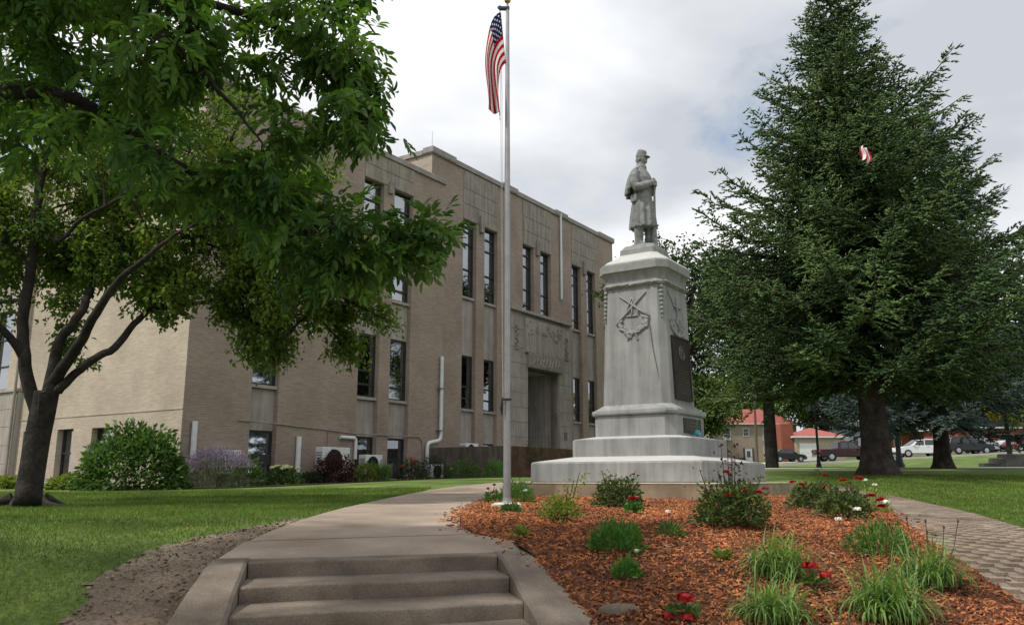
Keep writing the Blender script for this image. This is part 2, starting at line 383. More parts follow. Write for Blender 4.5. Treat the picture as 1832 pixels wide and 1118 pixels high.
lv = [(x, y, (float(zwalk(x, y)) if z is None else z)) for x, y, z in LP]
lm = MB().rings([[(x, y, z - .3) for x, y, z in lv], [(x, y, z - .008) for x, y, z in lv], [(x * .997 - .0025, y * .997 + .0225, z) for x, y, z in lv]])
lm.obj('landing', MAT['walk'], stairs)
for side, a0, a1 in ((0, -.275, -.004), (1, SW + .004, SW + .275)):
    c = .02; R = []
    for b in np.linspace(-.258, 4.2, 22):
        z = SZ + .012 - .234 * max(0, b - .02) + (.02 if b > .1 else 0)
        f0, f1 = (a0 - .095 * max(0, b), a1) if side == 0 else (a0, a1 + .06 * max(0, b))
        q = [(f0, -2.2), (f0, z - c), (f0 + c, z), (f1 - c, z), (f1, z - c), (f1, -2.2)]
        j = .004 * math.sin(b * 9 + side * 2)
        R.append([(*st(a + (j if i in (1, 2, 3, 4) else 0), b), zz) for i, (a, zz) in enumerate(q)])
    MB().rings(R).obj('cheek_wall', MAT['steps'], stairs, True, 30)

# street sidewalk the photographer stands on
struct(MB().box(-40, 40, -2.2, 2.3, -1.9, -1.56).obj('pavement', MAT['sidewalk']))

# bare soil beside the walk
DIRT = np.array([(-2.36, 10.6), (-2.56, 9.4), (-2.64, 8.7), (-2.78, 8.1), (-3.0, 7.65), (-3.15, 7.0), (-3.1, 6.3), (-2.9, 5.4), (-2.75, 4.2), (-2.6, 3.2), tuple(st(SW + .2, 4.1)), tuple(st(SW + .2, 0)), (-2.25, 7.6), (-2.2, 9.5)])
def cells(name, poly, cell, off, mat, jit=.12):
    x0, y0 = poly.min(0) - .3; x1, y1 = poly.max(0) + .3
    X = np.arange(x0, x1, cell); Y = np.arange(y0, y1, cell); XX, YY = np.meshgrid(X, Y)
    nz = np.array([mnoise.noise((a * 2.3, b * 2.3, 1.7)) + .6 * mnoise.noise((a * 7, b * 7, 3.)) for a, b in zip(XX.ravel(), YY.ravel())]).reshape(XX.shape)
    sd = polydist(poly, XX, YY) * np.where(inpoly(poly, XX, YY), 1, -1) + nz * jit
    rel = np.array([mnoise.noise((a * 9, b * 9, .3)) for a, b in zip(XX.ravel(), YY.ravel())]).reshape(XX.shape)
    i = np.arange(XX.size).reshape(XX.shape); F = np.stack([i[:-1, :-1], i[:-1, 1:], i[1:, 1:], i[1:, :-1]], -1).reshape(-1, 4)
    keep = (sd[:-1, :-1] > 0).ravel(); F = F[keep]
    V = np.c_[XX.ravel(), YY.ravel(), (ground_z(XX, YY) + off + rel * .008 + .012 * np.clip(sd, 0, .2)).ravel()]
    u, inv = np.unique(F, return_inverse=True)
    return link(name, mesh_np(name, V[u], inv.reshape(-1, 4)), mat, None, True)
struct(cells('bare_soil', DIRT, .05, .012, MAT['soil']))

# mulch bed, from the right-hand stair wall to the brick path
BL = np.array([tuple(st(-.58, 4.2)), tuple(st(-.40, 2.2)), tuple(st(-.25, .4)), (.12, 7.42), (-.3, 7.95), (-.5, 8.45), (-.57, 9.2), (-.62, 10.4), (-.6, 12.2), (-.45, 14.2), (-.3, 15.6)])
BR = np.array([(3.72, 2.6), (3.6, 4.5), (3.55, 6.04), (3.59, 7.06), (3.78, 7.94), (4.35, 9.59), (5.27, 12.16), (5.72, 14.2), (5.8, 15.6)])
bl, br = resample(BL, 130), resample(BR, 130)
bl[:, 0] += .012
BED = np.r_[bl, br[::-1]]
def bed_z(x, y):
    x = np.asarray(x, float); y = np.asarray(y, float); d = polydist(BED, x, y)
    return zt(x, y) + .02 + .035 * ss(0, .55, d) + .012 * np.sin(x * 7.3 + y * 3.1) * np.cos(y * 6.1 - x * 2.) * ss(0, .3, d)
VV = bl[:, None, :] * (1 - np.linspace(0, 1, 61)[None, :, None]) + br[:, None, :] * np.linspace(0, 1, 61)[None, :, None]
i = np.arange(130 * 61).reshape(130, 61); FF = np.stack([i[:-1, :-1], i[:-1, 1:], i[1:, 1:], i[1:, :-1]], -1).reshape(-1, 4)
bz = bed_z(VV[..., 0].ravel(), VV[..., 1].ravel())
struct(link('mulch_bed', mesh_np('mulch_bed', np.c_[VV.reshape(-1, 2), bz], FF), MAT['mulch_bed'], None, True))
def chips(n):
    k = rng.random(n) ** 1.35; yy = 3.6 + k * 12.; f = rng.random(n)
    q = (yy - 3.6) / 12
    # sample between the two edges at a given row
    li = np.interp(yy, BL[:, 1], BL[:, 0]) if np.all(np.diff(BL[:, 1]) > 0) else None
    pts = []
    while sum(map(len, pts)) < n:
        y = 3.9 + (rng.random(n * 2) ** 1.5) * 11.8; x = -1 + rng.random(n * 2) * 7; m = inpoly(BED, x, y); pts.append(np.c_[x, y][m])
    P = np.concatenate(pts)[:n - 420]; e = bl[rng.integers(38, 118, 300)] - np.c_[np.abs(rng.normal(0, .10, 300)) + .01, rng.normal(0, .02, 300)]; e2 = br[rng.integers(25, 110, 120)] + np.c_[np.abs(rng.normal(0, .10, 120)) + .01, rng.normal(0, .02, 120)]
    P = np.r_[P, e, e2]; n = len(P); x, y = P[:, 0], P[:, 1]; z = bed_z(x, y) + .006 + rng.random(n) * .012; z[-420:-120] = zt(x[-420:-120], y[-420:-120]) + .041; z[-120:] = zt(x[-120:], y[-120:]) + .025
    big = 1 + .3 * ss(7, 14, y)
    ln = (.007 + .032 * rng.random(n) ** 3.5) * big; wd = (.0033 + .006 * rng.random(n) ** 1.5) * big; th = .003 + .004 * rng.random(n)
    az = rng.random(n) * 6.283; tl = rng.normal(0, .38, n); rl = rng.normal(0, .5, n); tl[-420:] = 0; rl[-420:] = 0
    A = np.c_[np.cos(az) * np.cos(tl), np.sin(az) * np.cos(tl), np.sin(tl)]
    B = np.c_[-np.sin(az), np.cos(az), np.zeros(n)]; C = np.cross(A, B); B, C = B * np.cos(rl)[:, None] + C * np.sin(rl)[:, None], C * np.cos(rl)[:, None] - B * np.sin(rl)[:, None]
    c = np.c_[x, y, z]; V = []
    for sx, sy, sz, k in ((-1, -1, -1, 1), (1, -.6, -1, 1), (1, .6, -1, 1), (-1, 1, -1, 1), (-.9, -.8, 1, 1), (.8, -.5, 1, 1), (.9, .4, 1, 1), (-.8, .9, 1, 1)):
        V.append(c + A * (ln * sx)[:, None] + B * (wd * sy)[:, None] + C * (th * sz)[:, None])
    V = np.stack(V, 1).reshape(-1, 3); base = np.arange(n)[:, None, None] * 8
    F = np.array([(4,5,6,7), (0,1,5,4), (1,2,6,5), (2,3,7,6), (3,0,4,7)])[None] + base
    t = np.repeat(np.clip(rng.random(n) ** 1.9 + .10 * np.sin(x * 2.1 + 1.) * np.sin(y * 1.7), 0, 1), 5)
    return mesh_np('wood_chips', V, F.reshape(-1, 4), t)
wc = stuff(link('wood_chips', chips(62000), MAT['chip'])); tag(wc, 'reddish brown shredded wood mulch covering the flower bed', 'mulch')

# brick path on the right
PL = [(3.75, 2.4), (3.62, 4.5), (3.57, 6.04), (3.61, 7.06), (3.8, 7.94), (4.37, 9.59), (5.29, 12.16), (5.74, 14.2), (5.9, 16.0), (6.0, 18.0)]
PR = [(5.05, 2.4), (4.95, 4.4), (4.86, 6.3), (4.95, 7.6), (5.15, 8.75), (5.85, 10.9), (6.62, 13.4), (6.98, 15.2), (7.05, 16.8), (7.15, 18.6)]
pl, pr = resample(PL, 200), resample(PR, 200)
path = strip('brick_path', pl, pr, 6, lambda x, y: zt(x, y) + .012, M('path_joint_sand', (.175, .138, .108), .95, .2, 3, fine=.3), None, .06); struct(path)
MAT['paver'] = M('clay_paver', (.245, .19, .145), .92, .35, .8, col2=(.18, .143, .11), fine=.2, fscale=60, bump=.3, bscale=80, coord='Position')
pv = MB().box(-.5, .5, -.5, .5, -.5, .5, .02); pav_me = pv.mesh('paver'); pav_me.materials.append(MAT['paver'])
mid = (pl + pr) / 2; sm = np.r_[0, np.cumsum(np.hypot(*np.diff(mid, axis=0).T))]
rows = []
def pat(t, s):
    L_ = np.array([np.interp(s, sm, pl[:, 0]), np.interp(s, sm, pl[:, 1])]); R_ = np.array([np.interp(s, sm, pr[:, 0]), np.interp(s, sm, pr[:, 1])]); return L_ * (1 - t) + R_ * t
NL = 13
for j in range(NL):                                     # courses run along the path, joints broken
    s = -.1 * (j % 2) - .05 * rng.random()
    while s < sm[-1] - .05:
        a, b = max(s, 0.), min(s + .205, sm[-1]); tm = (j + .5) / NL
        p0, p1 = pat(tm, a), pat(tm, b); c = (p0 + p1) / 2; d = p1 - p0; ll = np.hypot(*d); w = np.hypot(*(pat((j + 1) / NL, (a + b) / 2) - pat(j / NL, (a + b) / 2)))
        if ll > .08: rows.append((c[0], c[1], float(zt(*c)) - .007 + rng.normal(0, .0012), math.atan2(d[1], d[0]) + rng.normal(0, .01), ll - .0045, w * .962, rng.normal(0, .006), rng.normal(0, .006)))
        s += .2085
rows = [q for q in rows if q[1] > 5.4 and q[0] / q[1] < .66]
rows.sort(key=lambda q: q[1])
for k, (x, y, z, a, lx, ly, t1, t2) in enumerate(rows[:300]):
    o = bpy.data.objects.new('paver', pav_me); COL.objects.link(o); o.parent = path; o.location = (x, y, z); o.rotation_euler = (t1, t2, a); o.scale = (lx, ly, .05)
mb = MB()
for (x, y, z, a, lx, ly, t1, t2) in rows[300:]:
    ca, sa = math.cos(a), math.sin(a)
    mb.add([(x + ca * lx * v[0] - sa * ly * v[1], y + sa * lx * v[0] + ca * ly * v[1], z + .05 * v[2]) for v in pv.v], pv.f)
if mb.v: stuff(mb.obj('far_pavers', MAT['paver'], path))

# pavement and street beyond the park
def gp(*a): return [tuple(gnd(*p)[:2]) for p in a]
swl = np.array([(3.5, 29.2), (8.0, 29.6), (12.5, 31.0), (17, 32.8), (22, 34.6), (34, 38.5)]); swr = swl + np.array([(-.25, 1.5)])
sw_ = strip('park_path', resample(swl, 60), resample(swr, 60), 3, lambda x, y: zt(x, y) + .02, MAT['sidewalk'], None, .1); struct(sw_)
rd = np.array([(-20, 76), (10, 77), (30, 78.5), (55, 80), (90, 82), (140, 84)]); struct(strip('road', resample(rd, 60), resample(rd + np.array([(0, 14)]), 60), 6, lambda x, y: zt(x, y) + .05, MAT['asphalt'], None, .1))
struct(strip('kerb', resample(rd + np.array([(0, -.35)]), 60), resample(rd, 60), 1, lambda x, y: zt(x, y) + .17, MAT['sidewalk'], None, .2))
dv = np.array([(17.5, 91), (19, 104)]); struct(strip('driveway', resample(dv, 12), resample(dv + np.array([(13.5, 0)]), 12), 4, lambda x, y: zt(x, y) + .06, MAT['sidewalk'], None, .1))

# grass blades where the lawn is near enough to see them
def blades(n, test, x0, x1, y0, y1, pw, hgt, tl=0.):
    x = x0 + rng.random(n * 3) * (x1 - x0); y = y0 + rng.random(n * 3) ** pw * (y1 - y0); m = test(x, y); x, y = x[m][:n], y[m][:n]; n = len(x)
    h = hgt * (.5 + .8 * rng.random(n)) * (1 + .02 * y); a = rng.random(n) * 6.283; w = (.0022 + .0022 * rng.random(n)) * (1 + .09 * np.clip(y - 5, 0, 20)); ln = rng.normal(0, .45, (n, 2)) * h[:, None]
    z = ground_z(x, y) - .004; ca, sa = np.cos(a) * w, np.sin(a) * w
    b0 = np.c_[x - ca, y - sa, z]; b1 = np.c_[x + ca, y + sa, z]; t = np.c_[x + ln[:, 0], y + ln[:, 1], z + h]
    V = np.stack([b0, b1, t], 1).reshape(-1, 3); F = np.arange(n * 3).reshape(-1, 3)
    return V, F, np.clip(rng.normal(.45, .25, n), 0, 1)
walkpoly = np.r_[wl, wr[::-1]]; pathpoly = np.r_[pl, pr[::-1]]
def left_ok(x, y):
    a, b = in_st(x, y)
    d = polydist(DIRT, x, y) * np.where(inpoly(DIRT, x, y), 1, -1)
    return (d < rng.normal(.02, .24, len(x))) & ~inpoly(walkpoly, x, y) & ~((a < SW + .3) & (b > -.3)) & (x > -.85 * y - .5) & (x < np.interp(y, wl[:, 1], wl[:, 0]) + .01)
def right_ok(x, y):
    return (x > np.interp(y, pr[:, 1], pr[:, 0]) - .01) & (x < .85 * y)
g1 = blades(150000, left_ok, -15, -1.9, 4.4, 20, 1.5, .034); g2 = blades(85000, right_ok, 4.6, 18, 7.5, 22, 1.4, .034)
for gname, g, lab in (('grass', g1, 'mown green grass of the lawn left of the walk'), ('grass', g2, 'mown green grass of the lawn right of the brick path')):
    tag(stuff(link(gname, mesh_np('grass', *g[:2], g[2]), MAT['grass'])), lab, 'grass')
# litter of dry leaves and clods on the soil and a few fallen leaves on the lawn
n = 1100; x = -3.6 + rng.random(n * 3) * 2; y = 4.4 + rng.random(n * 3) * 6; m = inpoly(DIRT, x, y); x, y = x[m][:n], y[m][:n]
bx1 = .4 + rng.random(160) * 3.; by1 = 5.6 + rng.random(160) * 7.; m = inpoly(BED, bx1, by1); bx1, by1 = bx1[m], by1[m]; nb_ = len(bx1)
x = np.r_[bx1, x, -9 + rng.random(260) * 6.4, 5.5 + rng.random(160) * 6]; y = np.r_[by1, y, 6 + rng.random(260) * 11, 11 + rng.random(160) * 9]; n = len(x)
a = rng.random(n) * 6.283; L1 = .008 + .018 * rng.random(n) ** 2; z = ground_z(x, y) + .022; z[-420:] += .02; z[:nb_] = bed_z(bx1, by1) + .025; L1[:nb_] *= 1.4
ax = np.c_[np.cos(a), np.sin(a), rng.normal(0, .3, n)] * L1[:, None]; bx_ = np.c_[-np.sin(a), np.cos(a), rng.normal(0, .3, n)] * (L1 * .55)[:, None]; c = np.c_[x, y, z]
up = np.c_[np.zeros((n, 2)), np.full(n, .0045)]
V = np.stack([c - ax, c + bx_ + up, c + ax, c - bx_ + up, c - up * 1.5], 1).reshape(-1, 3)
F = (np.array([(0, 3, 2), (0, 2, 1), (0, 4, 3), (2, 4, 1)])[None] + np.arange(n)[:, None, None] * 5).reshape(-1, 3)
MAT['litter'] = M('dry_leaf', (.10, .075, .05), .9, .2, 4, col2=(.36, .28, .19), tint=1.)
tag(stuff(link('leaf_litter', mesh_np('leaf_litter', V, F, np.repeat(rng.random(n), 4)), MAT['litter'])), 'dry leaf scraps and clods lying on soil and lawn', 'leaf litter')
# ------------------------------------------------------------------ the courthouse
YAWF = math.atan((1930 - 916) / math.hypot(FPX, HZ - 559))
O_F = at(540, HZ, 28.)
GZ = -.75                                              # foot of the walls, below the soil
bld = thing('courthouse', 'long tan brick courthouse with limestone panels and tall paired windows', 'building', (O_F[0], O_F[1], 0), math.pi / 2 - YAWF)
def fl(s, d, z):                                       # facade point (s along, d inwards, z) in world space
    c, q = math.sin(YAWF), math.cos(YAWF); return np.array([O_F[0] + c * s - q * d, O_F[1] + q * s + c * d, z])
def wall_front(name, s0, s1, z0, z1, y, holes, mat, depth=.35, parent=None):
    S = sorted({s0, s1, *[h[0] for h in holes], *[h[1] for h in holes]}); Z = sorted({z0, z1, *[h[2] for h in holes], *[h[3] for h in holes]})
    mb = MB()
    def q(p, flip=False): mb.add(p, [(0, 1, 2, 3)])
    hole = lambda s, z: any(h[0] < s < h[1] and h[2] < z < h[3] for h in holes)
    for a, b in zip(S[:-1], S[1:]):
        for c, d in zip(Z[:-1], Z[1:]):
            if not hole((a + b) / 2, (c + d) / 2): q([(a, y, c), (b, y, c), (b, y, d), (a, y, d)])
    for a, b, c, d in holes:
        e = y + depth
        q([(a, y, c), (a, y, d), (a, e, d), (a, e, c)]); q([(b, y, d), (b, y, c), (b, e, c), (b, e, d)])
        q([(a, y, d), (b, y, d), (b, e, d), (a, e, d)]); q([(a, y, c), (a, e, c), (b, e, c), (b, y, c)])
    return mb.obj(name, mat, parent if parent is not None else bld)
def window(s0, s1, z0, z1, y, rails, blind=.65, sill=True, par=None, mull=True, bl=None):
    """rails: fractions of the height at which a bar crosses; the glass between two bars is a pane of its own"""
    par = par if par is not None else bld; fw = .055
    w = MB(); w.box(s0, s0 + fw, y, y + .08, z0, z1); w.box(s1 - fw, s1, y, y + .08, z0, z1); w.box(s0 + fw, s1 - fw, y, y + .08, z0, z0 + fw); w.box(s0 + fw, s1 - fw, y, y + .08, z1 - fw, z1)
    o = w.obj('window', MAT['frame'], par); e = [0] + list(rails) + [1]
    zs = [z0 + (z1 - z0) * t for t in e]
    for r in zs[1:-1]: MB().box(s0 + fw, s1 - fw, y - .012, y + .07, r - .035, r + .035).obj('glazing_bar', MAT['frame'], o)
    for a, b in zip(zs[:-1], zs[1:]): MB().box(s0 + fw - .01, s1 - fw + .01, y + .045, y + .055, a + .03, b - .03).obj('pane', MAT['glass'], o)
    if blind > 0:
        zb = z1 - (z1 - z0) * blind; mb = MB(); k = 0; z = z1 - .04
        while z > zb:
            mb.add([(s0 + fw, y + .13, z - .05), (s1 - fw, y + .13, z - .05), (s1 - fw, y + .16, z), (s0 + fw, y + .16, z)], [(0, 1, 2, 3)]); z -= .055
        mb.obj('blind', bl or MAT['blind'], o)
    MB().box(s0, s1, y + .6, y + .63, z0, z1).obj('room_shade', MAT['dark'], o)  # dark sheet standing in for the unlit room
    if sill: MB().box(s0 - .02, s1 + .02, y - .13, y + .02, z0 - .11, z0 - .004).obj('sill', MAT['stone'], o)
    return o
def panel(name, s0, s1, z0, z1, y, th=.12, mat='stone', bev=.008, par=None):
    return MB().box(s0, s1, y, y + th, z0, z1, bev).obj(name, MAT[mat], par if par is not None else bld)
# --- left wing
W0, W1, WT = -4.65, 7.32, 12.42
RC = .20                                               # depth of the window slots
bays = [[(-2.25, -1.17)], [(2.42, 3.52), (4.12, 5.26)]]
slots = [(a, b, GZ + .6, 11.3) for g in bays for a, b in g]
wall_front('front_wall', W0, W1, GZ, WT, 0, slots, MAT['brick'], .4)
for g in bays:
    for (a, b) in g:
        window(a, b, .02, 1.5, RC, [.48], .0 if a < 0 else .5, True)
        if a < 0: MB().box(a + .07, b - .07, RC - .05, RC + .035, .45, .78).obj('window_box', MAT['panel_dark'], bld)
        panel('spandrel', a, b, GZ + .5, -.1, RC + .02)
        panel('spandrel', a, b, 1.52, 2.85, RC - .02); window(a, b, 2.97, 5.3, RC, [.2, .42], .58)
        panel('spandrel', a, b, 5.32, 6.73, RC - .02); window(a, b, 6.85, 8.95, RC, [.2, .5], .5)
        panel('spandrel', a, b, 8.97, 9.3, RC - .02); window(a, b, 9.42, 11.3, RC, [.25, .6], .8)
    a0, b0 = g[0][0], g[-1][1]; n = 2 if len(g) == 2 else 1
    for k in range(n):
        c0 = a0 + (b0 - a0) * k / n; c1 = a0 + (b0 - a0) * (k + 1) / n
        panel('frieze_stone', c0 + .004, c1 - .004, 11.32, 11.86, -.03, .2, 'stone_dark'); panel('frieze_stone', c0 + .004, c1 - .004, 11.875, 12.41, -.03, .2, 'stone_dark')
    if n == 2: panel('bracket', (a0 + b0) / 2 - .12, (a0 + b0) / 2 + .12, 11.0, 11.5, -.12, .14, 'stone_dark', .02)
def coping(s0, s1, y0, y1, z, h=.22, bumps=()):
    MB().box(s0, s1, y0, y1, z, z + h, .015).obj('coping', MAT['coping'], bld)
    for a, b in bumps: MB().box(a, b, y0 - .03, y1 - .02, z + .04, z + h + .07, .015).obj('coping_block', MAT['coping'], bld)
coping(W0 - .07, W1 - .002, -.09, .5, WT, .23, ((-4.75, -2.6), (-.7, 1.9)))
# left side wall: seen at an angle, sunlight put into its paler brick colour
sd = MB()
def side_wall():
    holes = [(5.75, 6.72, .06, 1.62), (3.46, 4.66, .06, 1.6), (8.3, 8.95, .06, 1.62)]
    S = sorted({0., 9.3, *[h[0] for h in holes], *[h[1] for h in holes]}); Z = sorted({GZ, WT, *[h[2] for h in holes], *[h[3] for h in holes]})
    mb = MB(); x = W0
    for a, b in zip(S[:-1], S[1:]):
        for c, d in zip(Z[:-1], Z[1:]):
            if not any(h[0] < (a+b)/2 < h[1] and h[2] < (c+d)/2 < h[3] for h in holes): mb.add([(x, b, c), (x, a, c), (x, a, d), (x, b, d)], [(0, 1, 2, 3)])
    for a, b, c, d in holes:
        e = x + .3
        mb.add([(x, a, c), (x, a, d), (e, a, d), (e, a, c)], [(0, 3, 2, 1)]); mb.add([(x, b, c), (x, b, d), (e, b, d), (e, b, c)], [(0, 1, 2, 3)])
        mb.add([(x, a, d), (x, b, d), (e, b, d), (e, a, d)], [(0, 1, 2, 3)]); mb.add([(x, a, c), (x, b, c), (e, b, c), (e, a, c)], [(0, 3, 2, 1)])
    mb.obj('side_wall', MAT['brick_sunlit'], bld)
    for a, b, c, d in holes:
        w = MB(); f = .06; X = x + .2
        w.box(X, X + .08, a, a + f, c, d); w.box(X, X + .08, b - f, b, c, d); w.box(X, X + .08, a + f, b - f, c, c + f); w.box(X, X + .08, a + f, b - f, d - f, d)
        o = w.obj('window', MAT['frame'], bld); zm = (c + d) / 2
        MB().box(X - .01, X + .07, a + f, b - f, zm - .03, zm + .03).obj('glazing_bar', MAT['frame'], o)
        for z0, z1 in ((c + .04, zm - .02), (zm + .02, d - .04)): MB().box(X + .045, X + .055, a + f - .01, b - f + .01, z0, z1).obj('pane', MAT['glass'], o)
        MB().box(X + .6, X + .63, a, b, c, d).obj('room_shade', MAT['dark'], o)
        MB().box(x - .07, x + .2, a - .03, b + .03, c - .09, c - .004).obj('sill', MAT['stone'], o)
    MB().box(W0 - .018, W0 + .002, .012, 9.3, 2.0, 2.028).obj('string_course', MAT['brick_sunlit'], bld)
    MB().box(W0 - .09, W0 + .4, -.07, 9.3, WT + .002, WT + .225, .015).obj('coping', MAT['coping'], bld)
side_wall()
# pale stone bay beyond the side wall
X0 = W0 - .16
sb = bld
zc = [GZ, .5, 1.15, 1.8, 2.42, 3.02]
for k in range(5):
    for j in range(5):
        a = 9.32 + j * 1.0; MB().box(X0, X0 + .4, a + .006, a + .994, zc[k] + .006, zc[k+1] - .006, .008).obj('base_stone', MAT['stone'], bld)
MB().box(X0 + .02, X0 + .38, 9.32, 14.3, GZ, 3.0).obj('stone_core', MAT['stone_joint'], bld)
MB().box(X0 - .06, X0 + .4, 9.3, 14.4, 3.022, 3.14, .012).obj('stone_ledge', MAT['stone'], bld)
MB().box(X0 + .06, X0 + .4, 9.31, 10.3, 3.142, 11.0).obj('side_pier', MAT['brick_sunlit'], bld)
MB().box(X0 + .06, X0 + .4, 11.7, 14.3, 3.142, 11.0).obj('side_pier', MAT['brick_sunlit'], bld)
MB().box(X0 + .07, X0 + .4, 10.302, 11.698, 6.1, 11.0).obj('side_spandrel', MAT['stone'], bld)
w = MB(); X = X0 + .2
for a, b, c, d in ((10.302, 10.37, 3.142, 6.098), (11.63, 11.698, 3.142, 6.098), (10.37, 11.63, 3.142, 3.21), (10.37, 11.63, 6.03, 6.098), (10.37, 11.63, 4.0, 4.06), (10.37, 11.63, 5.0, 5.06)): w.box(X, X + .08, a, b, c, d)
o = w.obj('window', MAT['frame'], bld)
for c, d in ((3.2, 4.01), (4.05, 5.01), (5.05, 6.04)): MB().box(X + .045, X + .055, 10.36, 11.64, c, d).obj('pane', MAT['glass'], o)
MB().box(X + .5, X + .53, 10.3, 11.7, 3.142, 6.1).obj('room_shade', MAT['dark'], o)
MB().tube([(X0 - .08, 9.38, GZ), (X0 - .08, 9.38, 11.)], .05, 8).obj('downpipe', MAT['stone_dark'], bld)
# roof deck and hidden walls so that no light passes through
MB().box(W0 + .31, W1, .36, 15, WT - .4, WT - .2).obj('roof', MAT['asphalt'], bld)
MB().box(W0 + .31, 24, 14.9, 15.2, GZ, WT - .41).obj('rear_wall', MAT['brick'], bld)
# --- central block, set back half a metre
CY = .5; kf = 1 + CY / 21.3
cs = lambda s: (s + 19.4) * kf - 19.4
C0, C1, CT = 7.0, cs(23.1), 13.9
cb = [8.62, 13.43, 18.22]
cbays = [[(cs(b), cs(b + 1.0)), (cs(b + 1.62), cs(b + 2.65))] for b in cb]
E0, E1, EZ1 = cs(12.0), cs(18.45) - .75, 7.95
slots = []
for i, g in enumerate(cbays):
    for a, b in g: slots.append((a, b, (EZ1 - .3 if i == 1 else GZ + .6), 11.55))
DS0, DS1, DZ0, DZ1 = cs(13.63), cs(16.55), .9, 5.3
slots.append((DS0, DS1, DZ0 - .3, DZ1))
wall_front('centre_wall', W1 + .002, C1, GZ, CT, CY, slots, MAT['brick'], .4)
wall_front('centre_wall', C0, W1, WT - .3, CT, CY, [], MAT['brick'], .4)
MB().add([(C0, CY, WT - .3), (C0, CY, CT), (C0, 9, CT), (C0, 9, WT - .3)], [(0, 1, 2, 3)]).obj('centre_return', MAT['brick_sunlit'], bld)  # return in the paler brick that has sunlight in its colour
MB().box(C0 + .05, C1, CY + .42, 15, CT - .4, CT - .2).obj('roof', MAT['asphalt'], bld)
for i, g in enumerate(cbays):
    for (a, b) in g:
        y = CY + RC
        window(a, b, 8.02, 11.55, y, [.14, .36, .7, .86], .86)
        if i != 1:
            panel('spandrel', a, b, 5.37, 7.9, y - .02); window(a, b, 3.02, 5.35, y, [.2, .42], .58)
            panel('spandrel', a, b, 1.56, 2.9, y - .02); window(a, b, .02, 1.55, y, [.5], .4)
            panel('spandrel', a, b, GZ + .5, -.1, y + .02)
    a0, b0 = g[0][0], g[1][1]
    for k in range(2):
        c0 = a0 + (b0 - a0) * k / 2; c1 = a0 + (b0 - a0) * (k + 1) / 2
        for z0, z1 in ((11.57, 12.28), (12.295, 13.0), (13.015, 13.88)): panel('frieze_stone', c0 + .004, c1 - .004, z0, z1, CY - .03, .2, 'stone_dark')
    panel('bracket', (a0 + b0) / 2 - .14, (a0 + b0) / 2 + .14, 11.2, 12.0, CY - .13, .14, 'stone_dark', .02)
coping(C0 - .07, C1 + .07, CY - .09, CY + .5, CT, .24, ((C0 - .1, cs(7.95)), (cs(11.6), cs(12.9)), (cs(16.5), cs(17.75)), (cs(21.3), C1 + .1)))
MB().box(C0 - .09, C0 + .35, CY + .5, 9, CT + .002, CT + .235, .015).obj('coping', MAT['coping'], bld)
MB().tube([(C0 + .1, CY + .1, CT + .2), (C0 + .1, CY + .1, CT + 1.1)], [.012, .006], 5).obj('lightning_rod', MAT['grey_metal'], bld)
# right wing, mostly behind the monument
MB().box(C1 + .004, C1 + 6.5, -.0, 12, GZ, WT - .2).obj('right_wing_wall', MAT['brick'], bld)
coping(C1 - .02, C1 + 6.6, -.09, 12, WT - .196, .23)
# --- entrance surround in limestone, deep doorway
EY = CY - .16
def block(s0, s1, z0, z1, y0=EY, th=.3, mat='stone'): return MB().box(s0, s1, y0, y0 + th, z0, z1, .006).obj('ashlar_block', MAT[mat], bld)
MB().box(E0 + .01, DS0 - .01, EY + .03, EY + .24, GZ, EZ1 - .02).obj('surround_core', MAT['stone_joint'], bld)
MB().box(DS1 + .01, E1 - .01, EY + .03, EY + .24, GZ, EZ1 - .02).obj('surround_core', MAT['stone_joint'], bld)
MB().box(DS0 - .01, DS1 + .01, EY + .03, EY + .24, DZ1 + .02, EZ1 - .02).obj('surround_core', MAT['stone_joint'], bld)
zr = [.55, 1.25, 1.95, 2.65, 3.35, 4.05, 4.75, 5.45, 6.2]
for k in range(8):
    for (a, b, odd) in ((E0, DS0, k % 2), (DS1, E1, (k + 1) % 2)):
        m = a + (b - a) * (.38 if odd else .62)
        block(a, m - .007, zr[k] + .007, zr[k+1] - .007); block(m + .007, b, zr[k] + .007, zr[k+1] - .007)
for (a, b) in ((E0, DS0 - .35), (DS1 + .35, E1)):
    block(a, b, 6.207, 7.1); block(a, b, 7.115, EZ1)
    c = (a + b) / 2 + .0                                # carved drop ornament
    mb = MB()
    for q in range(9): mb.ball((c + .10 * math.sin(q * 2.4), EY - .02, 7.25 - q * .12), .10, .05, .08, 6, 4)
    mb.box(c - .18, c + .18, EY - .06, EY + .02, 6.1, 6.2); mb.obj('carved_ornament', MAT['stone_dark'], bld)
FS0, FS1 = DS0 - .33, DS1 + .33
nf = 15                                                # fluted slab over the door
for k in range(nf):
    a = FS0 + (FS1 - FS0) * k / nf; b = FS0 + (FS1 - FS0) * (k + 1) / nf; dz = .12 * math.sin(k * 1.9)
    MB().box(a + .02, b - .02, EY - .125 + (.012 if k % 2 else 0), EY + .25, 6.06, 7.35 + dz, .02).obj('flute', MAT['stone'], bld)
MB().box(FS0, FS1, EY - .10, EY + .22, 6.04, EZ1 - .2).obj('relief_slab', MAT['stone'], bld)
mb = MB()
for k in range(34):
    mb.ball((FS0 + .1 + rng.random() * (FS1 - FS0 - .2), EY - .13, 6.9 + rng.random() * .75), .05 + .05 * rng.random(), .035, .09, 6, 4)
stuff(mb.obj('carved_relief', MAT['stone_dark'], bld))
for k in range(3):
    a = E0 + (E1 - E0) * k / 3; MB().box(a + .005, a + (E1 - E0) / 3 - .005, EY - .19, EY + .3, EZ1 + .004, EZ1 + .14, .012).obj('cap_stone', MAT['stone'], bld)
